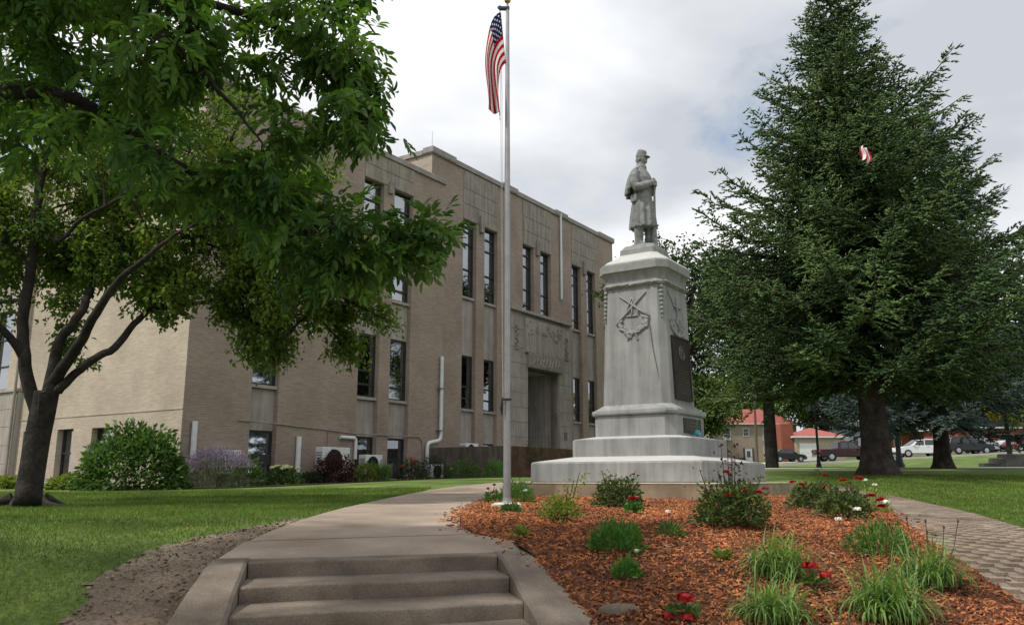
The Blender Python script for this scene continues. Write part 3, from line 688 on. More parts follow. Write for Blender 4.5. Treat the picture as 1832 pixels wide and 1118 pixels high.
MB().box(DS0 - .1, DS1 + .12, EY - .22, EY + .25, 5.32, 6.03, .02).obj('lintel', MAT['stone_dark'], bld)
mb = MB()
for k in range(46):
    a = DS0 + .05 + rng.random() * (DS1 - DS0 - .1); mb.ball((a, EY - .225, 5.42 + rng.random() * .5), .06 + .06 * rng.random(), .035, .05, 6, 4)
for k in range(10): mb.tube([(DS0 + .1 + k * .29, EY - .225, 5.42), (DS0 + .2 + k * .29, EY - .24, 5.68), (DS0 + .32 + k * .29, EY - .225, 5.9)], [.03, .045, .02], 6)
mb.obj('lintel_carving', MAT['stone'], bld)
# doorway lining: coursed stone on both sides, soffit, dark doors
DD = CY + 1.75
MB().box(DS1 + .012, DS1 + .2, CY + .4, DD, DZ0 - .3, DZ1).obj('reveal_core', MAT['stone_joint'], bld)
zq = [.6, 1.3, 2.0, 2.7, 3.4, 4.1, 4.8, 5.3]
for k in range(7):
    ys = [EY + .302, CY + .95, DD] if k % 2 else [EY + .302, CY + 1.25, DD]
    for a, b in zip(ys[:-1], ys[1:]): MB().box(DS1 + .0, DS1 + .1, a + .006, b - .006, zq[k] + .007, zq[k+1] - .007, .005).obj('reveal_block', MAT['stone'], bld)
MB().box(DS0 - .2, DS0, CY + .4, DD, DZ0 - .3, DZ1).obj('reveal_wall', MAT['stone'], bld)
MB().box(DS0 - .2, DS1 + .2, EY + .3, DD + .2, DZ1 + .0, DZ1 + .1).obj('soffit', MAT['stone'], bld)
MB().box(DS0 - .2, DS1 + .2, EY + .3, DD + .3, DZ0 - .32, DZ0 - .2).obj('threshold', MAT['stone'], bld)
for k in range(2):
    a = DS0 + (DS1 - DS0) * k / 2; b = a + (DS1 - DS0) / 2
    d = MB().box(a + .03, a + .13, DD - .05, DD, DZ0, 3.6).box(b - .13, b - .03, DD - .05, DD, DZ0, 3.6).box(a + .13, b - .13, DD - .05, DD, DZ0, 1.2).box(a + .13, b - .13, DD - .05, DD, 3.45, 3.6).obj('door', MAT['frame'], bld)
    MB().box(a + .12, b - .12, DD - .03, DD - .02, 1.19, 3.46).obj('pane', MAT['glass'], d)
    MB().tube([((b - .17 if k == 0 else a + .17), DD - .12, 2.0), ((b - .17 if k == 0 else a + .17), DD - .12, 2.5)], .018, 6).obj('handle', MAT['grey_metal'], d)
tr = MB().box(DS0, DS1, DD - .05, DD, 3.61, 3.75).box(DS0, DS1, DD - .05, DD, 5.15, DZ1).obj('transom', MAT['frame'], bld)
MB().box(DS0, DS1, DD - .03, DD - .02, 3.75, 5.15).obj('pane', MAT['glass'], tr)
MB().box(DS0 - .1, DS1 + .1, DD + .6, DD + .7, DZ0 - .3, DZ1).obj('room_shade', MAT['dark'], bld)
MB().box(E1 - .75, E1 - .5, EY - .03, EY, 2.0, 2.35).obj('wall_plaque', MAT['bronze_relief'], bld)
# services on the wall
def pipe(name, pts, r=.06, mat='white'): return MB().tube(pts, r, 10).obj(name, MAT[mat], bld, True, 40)
def bend(pts, k=4, r=.18):
    P = [Vector(p) for p in pts]; out = [P[0]]
    for a, b, c in zip(P[:-2], P[1:-1], P[2:]):
        u = b + (a - b).normalized() * r; w_ = b + (c - b).normalized() * r
        for t in np.linspace(0, 1, k + 1): out.append(u * (1 - t) ** 2 + b * 2 * t * (1 - t) + w_ * t * t)
    out.append(P[-1]); return out
pipe('white_pipe', [(-4.28, -.1, .2), (-4.28, -.1, 1.55), (-4.28, -.1, 1.66)], .085)
pipe('white_pipe', [(-.3, -.1, -.2), (-.3, -.1, 1.38)], .085)
pipe('white_pipe', bend([(1.6, -.08, 1.44), (2.36, -.08, 1.44), (2.36, -.08, .7)], 4, .12), .062)
pipe('white_pipe', bend([(7.14, -.12, 4.95), (7.14, -.12, 1.55), (6.3, -.12, 1.4), (6.3, -.12, .5)], 5, .2), .075)
MB().box(6.98, 7.3, -.2, -.004, 1.9, 1.95).obj('pipe_strap', MAT['grey_metal'], bld); MB().box(6.98, 7.3, -.2, -.004, 3.6, 3.65).obj('pipe_strap', MAT['grey_metal'], bld)
pipe('white_pipe', [(.0, -.09, 5.6), (.0, -.09, 4.75)], .07)
pipe('white_pipe', [(cs(17.0), CY - .08, 14.1), (cs(17.0), CY - .08, 9.35)], .065)
pipe('conduit', [(-2.7, -.03, 1.78), (-1.2, -.03, 1.75), (1.0, -.03, 1.66), (2.4, -.03, 1.6), (3.6, -.03, 1.6), (5.9, -.03, 1.62), (6.1, -.03, 1.45), (6.15, -.03, .6)], .02, 'stone_dark')
pipe('conduit', [(1.05, -.03, 1.66), (1.05, -.03, .3)], .015, 'stone_dark')
MB().box(-3.5, -2.75, -.32, -.02, .15, .86, .01).obj('utility_box', MAT['white'], bld)
def heat_pump(s, d, z, w, h, label, rz=0., scale_fan=1.):
    p = fl(s, d, z); t = thing('heat_pump', label, 'heat pump', tuple(p), math.pi / 2 - YAWF + rz, 'outdoor air conditioning units')
    MB().box(0, w, 0, .34, .06, h, .012).obj('casing', MAT['white'], t)
    fx = w * .42; fr = min(h * .40, w * .36)
    g = MB()
    for k in range(9):
        r = fr * (k + 1) / 9; n = 22; R = [[(fx + q * math.cos(2*math.pi*i/n), -.012, h * .53 + q * math.sin(2*math.pi*i/n)) for i in range(n)] for q in (r, r - .008)]
        g.rings(R, False)
    fo = g.obj('fan_grille', MAT['black'], t)
    MB().lathe([(fr, 0), (fr, .004)], (0, 0, 0), 20).obj('fan_shade_disc', MAT['dark'], t).matrix_local = Matrix.Translation((fx, -.004, h * .53)) @ Matrix.Rotation(math.pi / 2, 4, 'X')  # flat dark disc painting the shade inside the fan opening
    for k in range(7): MB().box(w * .86, w * .98, -.012, -.002, h * (.2 + .09 * k), h * (.24 + .09 * k)).obj('vent_slat', MAT['grey_metal'], t)
    for k in range(8): MB().box(-.012, -.002, .04, .30, h * (.15 + .09 * k), h * (.19 + .09 * k)).obj('side_louvre', MAT['grey_metal'], t)
    for a in (.08, w - .16): MB().box(a, a + .08, .02, .32, -.35, .058).obj('foot', MAT['black'], t)
    return t
heat_pump(-.02, -.95, .12, 1.25, .92, 'large white heat pump unit behind the dark red shrub')
heat_pump(2.1, -.85, .12, .85, .72, 'white heat pump unit under the bent white pipe elbow')
heat_pump(5.6, -.9, -.05, .9, .62, 'low white heat pump half hidden by the yew at the terrace wall')
heat_pump(8.55, -.35, .86, .85, .62, 'white heat pump unit on the terrace above the retaining wall')
# --- terrace in front of the door with a stained retaining wall
ter = thing('terrace_wall', 'stained brown retaining wall of the entrance terrace behind the flagpole', 'wall', (O_F[0], O_F[1], 0), math.pi / 2 - YAWF)
MAT['retain'] = M('stained_retaining_wall', (.10, .084, .068), .95, .3, .8, col2=(.14, .117, .095), fine=.25, fscale=30, streak=.45, bump=.5, bscale=20)
MAT['retain_red'] = M('reddish_retaining_wall', (.13, .065, .048), .95, .35, 1.5, col2=(.09, .055, .042), fine=.3, fscale=25, streak=.3, bump=.5, bscale=20)
MB().box(6.36, 6.66, -3.9, -.004, -.8, 1.22, .01).obj('side_panel', MAT['retain'], ter)
MB().box(6.664, 12.9, -3.9, -3.6, -.8, 1.225, .01).obj('front_panel', MAT['retain_red'], ter)
MB().box(6.664, 19, -3.597, CY + .3, .3, .84).obj('terrace_floor', MAT['sidewalk'], ter)
for k in range(10): MB().box(12.95, 17.5, -3.6 - k * .32, -3.28 - k * .32 + .02, -.8, .66 - k * .16).obj('step', MAT['sidewalk'], ter)
# ------------------------------------------------------------------ the soldiers' monument
MC = np.array([2.73, 16.57]); MR = -YAWF
mon = thing('monument', 'grey granite monument pedestal with carved trophies and bronze plaques', 'monument', (MC[0], MC[1], 0), MR)
def octo(a, c, b=None):
    h = a / 2; g = (b or a) / 2
    if c <= 0: return [(-h, -g), (h, -g), (h, g), (-h, g)]
    return [(-h + c, -g), (h - c, -g), (h, -g + c), (h, g - c), (h - c, g), (-h + c, g), (-h, g - c), (-h, -g + c)]
def stack(name, lv, mat, bev=True, parent=mon, smooth=False):
    """lv: (side, chamfer, z) rings from the bottom up"""
    return MB().rings([[(x, y, z) for x, y in octo(a, c)] for a, c, z in lv]).obj(name, MAT[mat], parent, smooth, 25)
# concrete foundation (one side longer) and its paler top edge
def fnd(x0, x1, y0, y1, z0, z1, name, mat, bev): return MB().box(x0, x1, y0, y1, z0, z1, bev).obj(name, MAT[mat], mon)
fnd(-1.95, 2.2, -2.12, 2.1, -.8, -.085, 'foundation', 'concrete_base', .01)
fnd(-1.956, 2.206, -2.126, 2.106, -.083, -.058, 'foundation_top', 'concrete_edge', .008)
stack('lower_step', [(3.41, .02, -.056), (3.43, .02, -.04), (3.43, .02, .285), (3.40, .03, .31)], 'granite')
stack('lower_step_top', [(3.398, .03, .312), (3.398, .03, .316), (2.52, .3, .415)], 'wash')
stack('upper_step', [(2.46, .30, .405), (2.46, .30, .73), (2.44, .31, .745)], 'granite')
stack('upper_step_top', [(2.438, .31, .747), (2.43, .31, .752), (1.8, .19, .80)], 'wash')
stack('plinth', [(1.70, .16, .79), (1.70, .16, 1.19), (1.68, .17, 1.20)], 'granite')
R = [(1.76, .17, 1.202), (1.80, .18, 1.225), (1.81, .18, 1.26), (1.79, .18, 1.30), (1.70, .17, 1.315), (1.68, .17, 1.33), (1.62, .16, 1.345), (1.53, .15, 1.38), (1.46, .14, 1.405)]
stack('base_moulding', R, 'granite', True, mon, True)
SB0, SB1, SZ0, SZ1 = 1.43, 1.275, 1.40, 3.74
stack('shaft', [(SB0, .13, SZ0), (SB1, .115, SZ1)], 'granite')
stack('necking', [(SB1 + .0, .115, 3.72), (SB1 + .06, .12, 3.735), (SB1 + .085, .12, 3.78), (SB1 + .06, .12, 3.825), (SB1 + .0, .115, 3.84)], 'granite_dark', True, mon, True)
mb = MB()                                             # garland of leaves round the necking
def leafy(mb, p, q, n, r, out, jit=.3):
    for k in range(n):
        t = (k + .5) / n; c = np.array(p) * (1 - t) + np.array(q) * t + np.array(out) * (.3 * r) + rng.normal(0, r * jit, 3) * .5
        mb.ball(c, r * (1.2 + .4 * rng.random()), r, r * .9, 6, 4)
h = SB1 / 2 + .03
for (p, q, o) in (((-h + .1, -h, 3.78), (h - .1, -h, 3.78), (0, -1, 0)), ((h, -h + .1, 3.78), (h, h - .1, 3.78), (1, 0, 0))): leafy(mb, p, q, 26, .034, o)
stuff(mb.obj('necking_garland', MAT['granite_dark'], mon, True))
stack('cornice_cove', [(SB1 + .0, .115, 3.842), (SB1 + .02, .12, 3.90), (SB1 + .06, .13, 3.97), (SB1 + .13, .15, 4.015), (SB1 + .17, .16, 4.035)], 'granite', True, mon, True)
stack('cornice_fascia', [(1.47, .17, 4.037), (1.50, .18, 4.05), (1.50, .18, 4.085), (1.485, .18, 4.09), (1.485, .18, 4.205), (1.45, .18, 4.235)], 'granite_dark')
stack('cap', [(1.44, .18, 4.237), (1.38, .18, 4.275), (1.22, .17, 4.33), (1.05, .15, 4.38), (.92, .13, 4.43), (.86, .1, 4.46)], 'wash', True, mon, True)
stack('statue_base', [(.76, .03, 4.455), (.76, .03, 4.585), (.73, .05, 4.60), (.70, .06, 4.64), (.68, .08, 4.665)], 'granite_dark')
# corner drops: little bells hung on the chamfered corners
def shaft_half(z): return (SB0 + (SB1 - SB0) * (z - SZ0) / (SZ1 - SZ0)) / 2
for sx, sy in ((1, -1), (-1, -1), (1, 1)):
    mb = MB()
    for k in range(7):
        z = 3.68 - k * .085; hh = shaft_half(z) - .045; r = .05 - .003 * k
        mb.lathe([(r * .4, -.045), (r, -.03), (r * .95, .01), (r * .5, .035)], (sx * hh, sy * hh, z), 8)
    hh = shaft_half(3.08) - .045; mb.ball((sx * hh, sy * hh, 3.08), .022, .022, .035, 6, 4)
    stuff(mb.obj('bell_drop', MAT['granite_dark'], mon, True))
# relief on the broad face: crossed muskets, a tent of swords and a laurel wreath
yf = lambda z: -shaft_half(z) - .012
rel = MB()
def bar(mb, x0, z0, x1, z1, r0, r1, n=6): mb.tube([(x0 + (x1 - x0) * t, yf(z0 + (z1 - z0) * t) - .004, z0 + (z1 - z0) * t) for t in np.linspace(0, 1, 5)], [r0 + (r1 - r0) * t for t in np.linspace(0, 1, 5)], n)
bar(rel, -.32, 3.02, .30, 3.60, .03, .014); bar(rel, -.27, 3.57, .36, 3.10, .014, .03); bar(rel, .22, 3.12, .36, 3.06, .03, .035); bar(rel, -.34, 3.0, -.20, 3.06, .03, .03)
rel.obj('crossed_muskets', MAT['granite_dark'], mon, True)
mb = MB(); bar(mb, -.16, 3.16, .0, 3.52, .016, .012); bar(mb, .15, 3.16, .0, 3.52, .016, .012); bar(mb, -.0, 3.14, .0, 3.44, .02, .012); bar(mb, -.12, 3.14, .12, 3.14, .014, .014)
mb.obj('drum_and_swords', MAT['granite_dark'], mon, True)
mb = MB()
for k in range(64):
    t = k / 63; an = math.pi * (1.02 + .96 * t) ; rr = .29 + rng.normal(0, .028)
    x = rr * math.cos(an) * 1.02; z = 3.07 + rr * math.sin(an) * .92; s = .034 + .018 * rng.random()
    mb.ball((x, yf(z) + .0, z), s, .028, s * .8, 6, 4)
for x, dz in ((-.06, .0), (.07, -.01), (.0, .03)):
    for k in range(4): mb.ball((x + .012 * k * (1 if x > 0 else -1), yf(2.75) - .0, 2.79 + dz - .035 * k), .026, .02, .03, 6, 4)
stuff(mb.obj('laurel_wreath', MAT['granite_dark'], mon, True))
MB().tube([(x, yf(z) + .007, z) for x, z in ((.36, 2.98), (.40, 2.7), (.44, 2.4), (.50, 2.1), (.55, 1.86))], [.011, .014, .012, .008, .003], 6).obj('rust_streak', M('rust_streak', (.13, .12, .11), .9, .3, 5), mon)
# relief on the narrow-looking face: an anchor with a rope and leaves
xf = lambda z: shaft_half(z) + .012
mb = MB()
def barx(y0, z0, y1, z1, r0, r1): mb.tube([(xf(z0 + (z1 - z0) * t), y0 + (y1 - y0) * t, z0 + (z1 - z0) * t) for t in np.linspace(0, 1, 5)], [r0 + (r1 - r0) * t for t in np.linspace(0, 1, 5)], 6)
barx(-.02, 3.55, .02, 2.86, .026, .03); barx(-.16, 3.36, .18, 3.34, .022, .022); barx(-.40, 3.62, -.05, 3.28, .014, .014)
A = [(.36 * math.cos(t), 3.02 + .26 * math.sin(t)) for t in np.linspace(math.pi * 1.02, math.pi * 1.98, 14)]
mb.tube([(xf(z), y, z) for y, z in A], [.014] + [.03] * 12 + [.014], 6)
mb.obj('anchor', MAT['granite_dark'], mon, True)
mb = MB()
for k in range(26): y = rng.normal(0, .22); z = 2.82 + rng.random() * .3; mb.ball((xf(z) - .004, y, z), .022, .035, .03, 6, 4)
stuff(mb.obj('laurel_leaves', MAT['granite_dark'], mon, True))
# bronze plaque with portrait roundel, and the small plaque low on the plinth
tilt = math.atan((SB0 - SB1) / 2 / (SZ1 - SZ0))
pq = MB().box(0, .03, -.42, .42, -.62, .62, .008).obj('bronze_plaque', MAT['bronze'], mon); pq.location = (shaft_half(2.12) + .002, .02, 2.12); pq.rotation_euler = (0, -tilt, 0)
for a, b, c, d in ((-.42, .42, .58, .62), (-.42, .42, -.62, -.58), (-.42, -.38, -.58, .58), (.38, .42, -.58, .58)): MB().box(.0305, .045, a, b, c, d, .004).obj('plaque_border', MAT['bronze'], pq)
ro = MB().lathe([(.15, 0), (.15, .01), (.13, .022), (.12, .012), (.05, .014)], (0, 0, 0), 22).obj('portrait_roundel', MAT['bronze_relief'], pq); ro.location = (.031, 0, .30); ro.rotation_euler = (0, math.pi / 2, 0)
hd = MB().ball((.04, .0, .32), .02, .055, .075, 8, 6).ball((.04, .01, .22), .015, .085, .045, 8, 5).obj('portrait_head', MAT['bronze_relief'], pq)
for k in range(9): MB().box(.0305, .035, -.30 + .02 * (k % 3), .30 - .03 * (k % 2), -.05 - k * .055, -.03 - k * .055).obj('raised_line', MAT['bronze_relief'], pq)
p2 = MB().box(.851, .872, -.36, .50, .86, 1.14, .006).obj('small_bronze_plaque', MAT['bronze'], mon)
for k in range(3): MB().box(.8725, .876, -.26, .40, .93 + k * .06, .95 + k * .06).obj('raised_line', MAT['bronze_relief'], p2)
cm, sm_ = math.cos(MR), math.sin(MR)
def mw(x, y, z): return (MC[0] + cm * x - sm_ * y, MC[1] + sm_ * x + cm * y, z)
# small blue posy on the step and a paper cup on the foundation
MAT['posy'] = M('pale_blue_plastic', (.10, .36, .46), .5, .2, 20); MAT['green_wire'] = M('green_wire', (.06, .30, .05), .5, .1)
ps = thing('flower_posy', 'small pale blue artificial posy with green stem below the small plaque', 'flower', mw(.98, .0, .775))
b = MB()
for k in range(14): v = rng.normal(0, 1, 3); v /= np.linalg.norm(v); b.ball((v[0] * .045, v[1] * .045, .085 + v[2] * .045), .03, .03, .026, 6, 4)
b.obj('blossom', MAT['posy'], ps, True); MB().tube([(0, 0, .0), (-.0, .0, .12), (-.02, -.06, .22), (-.03, -.16, .30), (-.04, -.24, .335)], .009, 6).obj('stem', MAT['green_wire'], ps)
cu = thing('paper_cup', 'small white and blue cup standing on the concrete foundation edge', 'cup', mw(.52, -1.92, -.057))
MB().lathe([(.028, 0), (.04, .10), (.042, .102), (.036, .1), (.026, .01)], (0, 0, 0), 14).obj('cup_body', MAT['white'], cu, True); MB().lathe([(.0335, .025), (.0395, .072)], (0, 0, 0), 14).obj('blue_band', MAT['posy'], cu, True)
# ------------------------------------------------------------------ the stone soldier
sol = thing('soldier_statue', 'grey stone soldier in cap and caped greatcoat standing on the pedestal', 'statue', (MC[0], MC[1], 4.66), MR)
def soldier():
    mb = MB()
    def ell(cx, cy, z, rx, ry, n=20, fold=0., nf=9, ph=0.):
        return [(cx + (rx + fold * math.cos(nf * t + ph)) * math.cos(t), cy + (ry + fold * math.cos(nf * t + ph)) * math.sin(t), z) for t in (2 * math.pi * k / n for k in range(n))]
    # foot block
    mb.rings([octo3 for octo3 in ([(x, y, 0) for x, y in octo(.60, .12)], [(x, y, .05) for x, y in octo(.56, .12)])])
    # greatcoat skirt, belted waist, chest, shoulders
    L = [(.43, .0, .30, .285, .03), (.45, .0, .31, .29, .034), (.68, .0, .282, .262, .03), (.9, .0, .25, .24, .022), (1.08, .0, .212, .21, .010), (1.17, .0, .20, .205, .0), (1.22, .0, .21, .215, 0), (1.36, .01, .225, .245, 0), (1.50, .01, .215, .265, 0), (1.62, -.01, .18, .25, 0), (1.70, -.02, .14, .20, 0), (1.76, -.02, .10, .12, 0), (1.84, .0, .085, .085, 0)]
    mb.rings([ell(cx, 0, z, rx, ry, 40, fo, 11) for z, cx, rx, ry, fo in L])
    # legs, one slightly forward, with boots
    for sy, fx in ((-.12, -.06), (.12, .09)):
        mb.tube([(fx - .02, sy, .62), (fx, sy, .42), (fx, sy, .22), (fx - .01, sy * 1.05, .10), (fx, sy * 1.1, .05)], [.125, .115, .10, .088, .09], 14)
        mb.rings([[(fx + x, sy * 1.15 + y * (1 if x < .1 else .8), z) for x, y, z in q] for q in ([(-.10, -.07, .03), (.20, -.065, .03), (.24, 0, .03), (.20, .065, .03), (-.10, .07, .03)], [(-.09, -.065, .13), (.08, -.06, .13), (.17, 0, .085), (.08, .06, .13), (-.09, .065, .13)])])
    # arms: shoulder, elbow out, hands together at the chest on the musket muzzle
    for sy in (-1, 1):
        mb.tube([(-.03, sy * .22, 1.62), (-.05, sy * .30, 1.50), (-.04, sy * .33, 1.36), (.0, sy * .32, 1.26), (.10, sy * .27, 1.27), (.20, sy * .15, 1.33), (.27, sy * .06, 1.375)], [.085, .105, .10, .098, .09, .075, .06], 12)
        mb.ball((.285, sy * .045, 1.39), .06, .05, .055, 10, 6)
        for k in range(4): mb.tube([(.27 + .015 * k, sy * .06, 1.41 - .03 * k), (.34, sy * .03, 1.41 - .03 * k), (.345, -sy * .02, 1.40 - .03 * k)], [.018, .017, .013], 6)
        mb.tube([(.25, sy * .06, 1.42), (.29, sy * .03, 1.47), (.315, sy * .0, 1.475)], [.02, .018, .013], 6)
    # cape over the shoulders thrown back
    C = []
    for z, k in ((1.78, .0), (1.72, .25), (1.62, .5), (1.5, .7), (1.36, .85), (1.22, .97), (1.14, 1.0)):
        ring = []
        for t in np.linspace(-1, 1, 26):
            an = math.pi + t * (1.95 - .45 * k); rx = .13 + .225 * k; ry = .14 + .23 * k ** .8
            f = 1 + .085 * k * math.cos(t * 17); zz = z + (.18 * k * abs(t) ** 2.2 if k > .4 else 0)
            ring.append((-.03 + rx * f * math.cos(an), ry * f * math.sin(an), zz))
        ri = [(x * .82 + .0, y * .86, z2 + .006) for x, y, z2 in ring[::-1]]; C.append(ring + ri)
    mb.rings(C)
    mb.rings([ell(-.015, 0, z, r, r * 1.05, 18) for z, r in ((1.74, .13), (1.79, .125), (1.83, .10), (1.86, .095))])   # standing collar
    # head, face turned forward
    H = [(1.80, .012, .065, .065), (1.85, .015, .085, .072), (1.885, .022, .105, .082), (1.93, .02, .118, .092), (1.98, .012, .122, .096), (2.03, .006, .118, .095), (2.08, 0, .10, .085)]
    mb.rings([ell(cx, 0, z, rx, ry, 20) for z, cx, rx, ry in H])
    mb.rings([[(.12, -.012, 1.975), (.12, .012, 1.975), (.118, 0, 1.99)], [(.158, -.022, 1.925), (.158, .022, 1.925), (.168, 0, 1.94)], [(.125, -.02, 1.912), (.125, .02, 1.912), (.13, 0, 1.915)]])   # nose
    mb.ball((.128, 0, 1.893), .022, .045, .016, 10, 5); mb.ball((.118, 0, 1.855), .022, .03, .02, 8, 5)            # moustache, chin
    for sy in (-1, 1):
        mb.ball((.108, sy * .036, 1.972), .016, .026, .013, 8, 5); mb.ball((.0, sy * .098, 1.945), .028, .016, .036, 8, 5)
        mb.ball((-.06, sy * .06, 1.93), .06, .045, .07, 8, 5)
    # forage cap with sloping crown and visor
    mb.rings([ell(0, 0, 1.995, .128, .105, 22), ell(.0, 0, 2.04, .13, .107, 22), ell(.015, 0, 2.10, .118, .10, 22), [(x + .03, y, z - .26 * x + .0) for x, y, z in ell(.0, 0, 2.145, .098, .09, 22)], [(x + .035, y, z - .26 * x) for x, y, z in ell(.0, 0, 2.155, .06, .06, 22)]])
    V = []
    for t in np.linspace(-1, 1, 12): V.append((.075 + .14 * math.cos(t * 1.35), .115 * math.sin(t * 1.35), 2.005 - .03 * math.cos(t * 1.35)))
    mb.rings([[(x, y, z + .012) for x, y, z in V], [(x, y, z - .012) for x, y, z in V]])
    # musket standing on its butt before him, cartridge box and bayonet scabbard
    mb.tube([(.26, .02, .05), (.27, .02, .35), (.28, .01, .75), (.295, 0, 1.1), (.32, 0, 1.46)], [.055, .04, .03, .024, .02], 10)
    mb.rings([[(.20, -.03, .05), (.32, -.03, .05), (.32, .06, .05), (.20, .06, .05)], [(.24, -.02, .4), (.30, -.02, .4), (.30, .05, .4), (.24, .05, .4)]])
    mb.rings([[(x, -.2 + y, z) for x, y in ((-.19, -.03), (-.03, -.06), (-.02, .03), (-.18, .05))] for z in (.98, 1.14)])
    mb.tube([(-.16, .2, 1.08), (-.2, .24, .8), (-.22, .26, .62)], [.03, .022, .014], 8)
    mb.rings([ell(.0, 0, 1.155, .212, .217, 24), ell(.0, 0, 1.205, .212, .217, 24)])
    for k in range(6): mb.ball((.215 + .01 * math.sin(k), -.04, 1.0 - .085 * k + .02), .014, .014, .014, 6, 4)
    o = mb.obj('figure', MAT['granite_statue'], sol, True)
    o.scale = (.92, .90, 1.0)
    m = o.modifiers.new('remesh', 'REMESH'); m.mode = 'VOXEL'; m.voxel_size = .010; m.use_smooth_shade = True
    s = o.modifiers.new('smooth', 'SMOOTH'); s.factor = .5; s.iterations = 1
soldier()
# ------------------------------------------------------------------ flagpole and flag
fp = gnd(907, 904, .08); FX, FY, FZ = fp
PT = at(905, 12, FY)[2]
pole = thing('flagpole', 'tall galvanised flagpole on a pale concrete pad in the flower bed', 'flagpole', (FX, FY, FZ))
MAT['pad'] = M('pale_concrete', (.48, .46, .42), .9, .15, 5, fine=.2)
n = 11; MB().rings([[((.20 + .04 * math.sin(k * 2.7)) * math.cos(2*math.pi*k/n) * .95, (.18 + .03 * math.cos(k * 1.9)) * math.sin(2*math.pi*k/n), z) for k in range(n)] for z in (-.15, .015)] + [[(.16 * math.cos(2*math.pi*k/n), .14 * math.sin(2*math.pi*k/n), .04) for k in range(n)]]).obj('pad', MAT['pad'], pole, True, 40)
HP = PT - FZ
MB().tube([(0, 0, .02), (0, 0, HP * .4), (0, 0, HP * .75), (0, 0, HP)], [.052, .047, .036, .026], 18).obj('pole', MAT['steel'], pole, True, 40)
MB().lathe([(.085, .03), (.085, .045), (.06, .06), (.055, .10)], (0, 0, 0), 18).obj('collar', MAT['steel'], pole, True, 40)
MB().ball((0, 0, HP + .10), .05, None, None, 12, 8).obj('finial_ball', MAT['gold'], pole, True)
MB().tube([(0, 0, HP - .02), (0, 0, HP + .06)], .014, 8).obj('finial_stem', MAT['grey_metal'], pole)
tk = MB().box(-.13, .03, -.03, .03, HP - .06, HP - .01, .008).ball((-.12, 0, HP - .02), .035, .02, .035, 10, 6).obj('truck', M('dark_blue_metal', (.03, .04, .08), .4, .1), pole)
MB().tube([(-.125, 0, HP - .05), (-.10, -.03, HP * .8), (-.085, -.04, HP * .55), (-.06, -.05, 1.45)], .003, 5).obj('halyard', MAT['rope'], pole)
MB().tube([(-.11, 0, HP - .05), (-.08, .03, HP * .8), (-.07, .03, HP * .5), (-.055, -.03, 1.45)], .003, 5).obj('halyard', MAT['rope'], pole)
cl = MB().box(-.075, .06, -.07, -.04, 1.40, 1.43, .004).tube([(-.07, -.06, 1.41), (-.085, -.07, 1.3), (-.07, -.06, 1.2), (-.06, -.06, 1.38)], .012, 6).obj('cleat', MAT['black'], pole)

def flag_mat():
    m = bpy.data.materials.new('flag_cloth'); m.use_nodes = True; nt = m.node_tree; nt.nodes.clear(); N = nt.nodes.new; L = nt.links.new
    out = N('ShaderNodeOutputMaterial'); p = N('ShaderNodeBsdfPrincipled'); p.inputs['Roughness'].default_value = .8; p.inputs['Specular IOR Level'].default_value = .1
    uv = N('ShaderNodeUVMap'); uv.uv_map = 'cloth'; sp = N('ShaderNodeSeparateXYZ'); L(uv.outputs[0], sp.inputs[0]); U, Vv = sp.outputs[0], sp.outputs[1]
    def mt(op, a, b=None, c=None):
        x = N('ShaderNodeMath'); x.operation = op
        for i, v in enumerate((a, b, c)):
            if v is None: continue
            if isinstance(v, (int, float)): x.inputs[i].default_value = v
            else: L(v, x.inputs[i])
        return x.outputs[0]
    odd = mt('MODULO', mt('FLOOR', mt('MULTIPLY', Vv, 13)), 2)              # v = 0 is the bottom, red outside
    def mix(f, a, b):
        x = N('ShaderNodeMix'); x.data_type = 'RGBA'
        for i, v in ((0, f), (6, a), (7, b)):
            if isinstance(v, tuple): x.inputs[i].default_value = (*v, 1)
            else: L(v, x.inputs[i])
        return x.outputs[2]
    stripe = mix(odd, (.56, .014, .04), (.82, .81, .80))
    gx_ = mt('MULTIPLY', U, 7 / .2); gy_ = mt('MULTIPLY', mt('SUBTRACT', 1, Vv), 8 / (6 / 13))
    par = mt('MODULO', mt('ADD', mt('ROUND', gx_), mt('ROUND', gy_)), 2)
    dx = mt('SUBTRACT', gx_, mt('ROUND', gx_)); dy = mt('SUBTRACT', gy_, mt('ROUND', gy_))
    d2 = mt('ADD', mt('MULTIPLY', dx, dx), mt('MULTIPLY', dy, dy))
    star = mt('MULTIPLY', mt('LESS_THAN', d2, .12), mt('LESS_THAN', par, .5))
    cant = mix(star, (.018, .022, .10), (.74, .74, .76))
    inc = mt('MULTIPLY', mt('LESS_THAN', U, .20), mt('GREATER_THAN', Vv, 7 / 13))
    L(mix(inc, stripe, cant), p.inputs['Base Color'])
    t = N('ShaderNodeBsdfTranslucent'); L(mix(inc, stripe, cant), t.inputs[0]); x = N('ShaderNodeMixShader'); x.inputs[0].default_value = .45
    L(p.outputs[0], x.inputs[1]); L(t.outputs[0], x.inputs[2]); L(x.outputs[0], out.inputs[0]); return m
def cloth(name, nu, nv, f, mat, parent=None):
    V = []; UV = []
    for j in range(nv + 1):
        for i in range(nu + 1): u, v = i / nu, j / nv; V.append(f(u, v)); UV.append((u, v))
    F = [(j*(nu+1)+i, j*(nu+1)+i+1, (j+1)*(nu+1)+i+1, (j+1)*(nu+1)+i) for j in range(nv) for i in range(nu)]
    me = bpy.data.meshes.new(name); me.from_pydata(V, [], F); me.update(); ul = me.uv_layers.new(name='cloth')
    ul.data.foreach_set('uv', [c for l in me.loops for c in UV[l.vertex_index]])
    return link(name, me, mat, parent, True)
HOIST, FLY = .84, 1.78
ztop = at(893, 24, FY)[2]
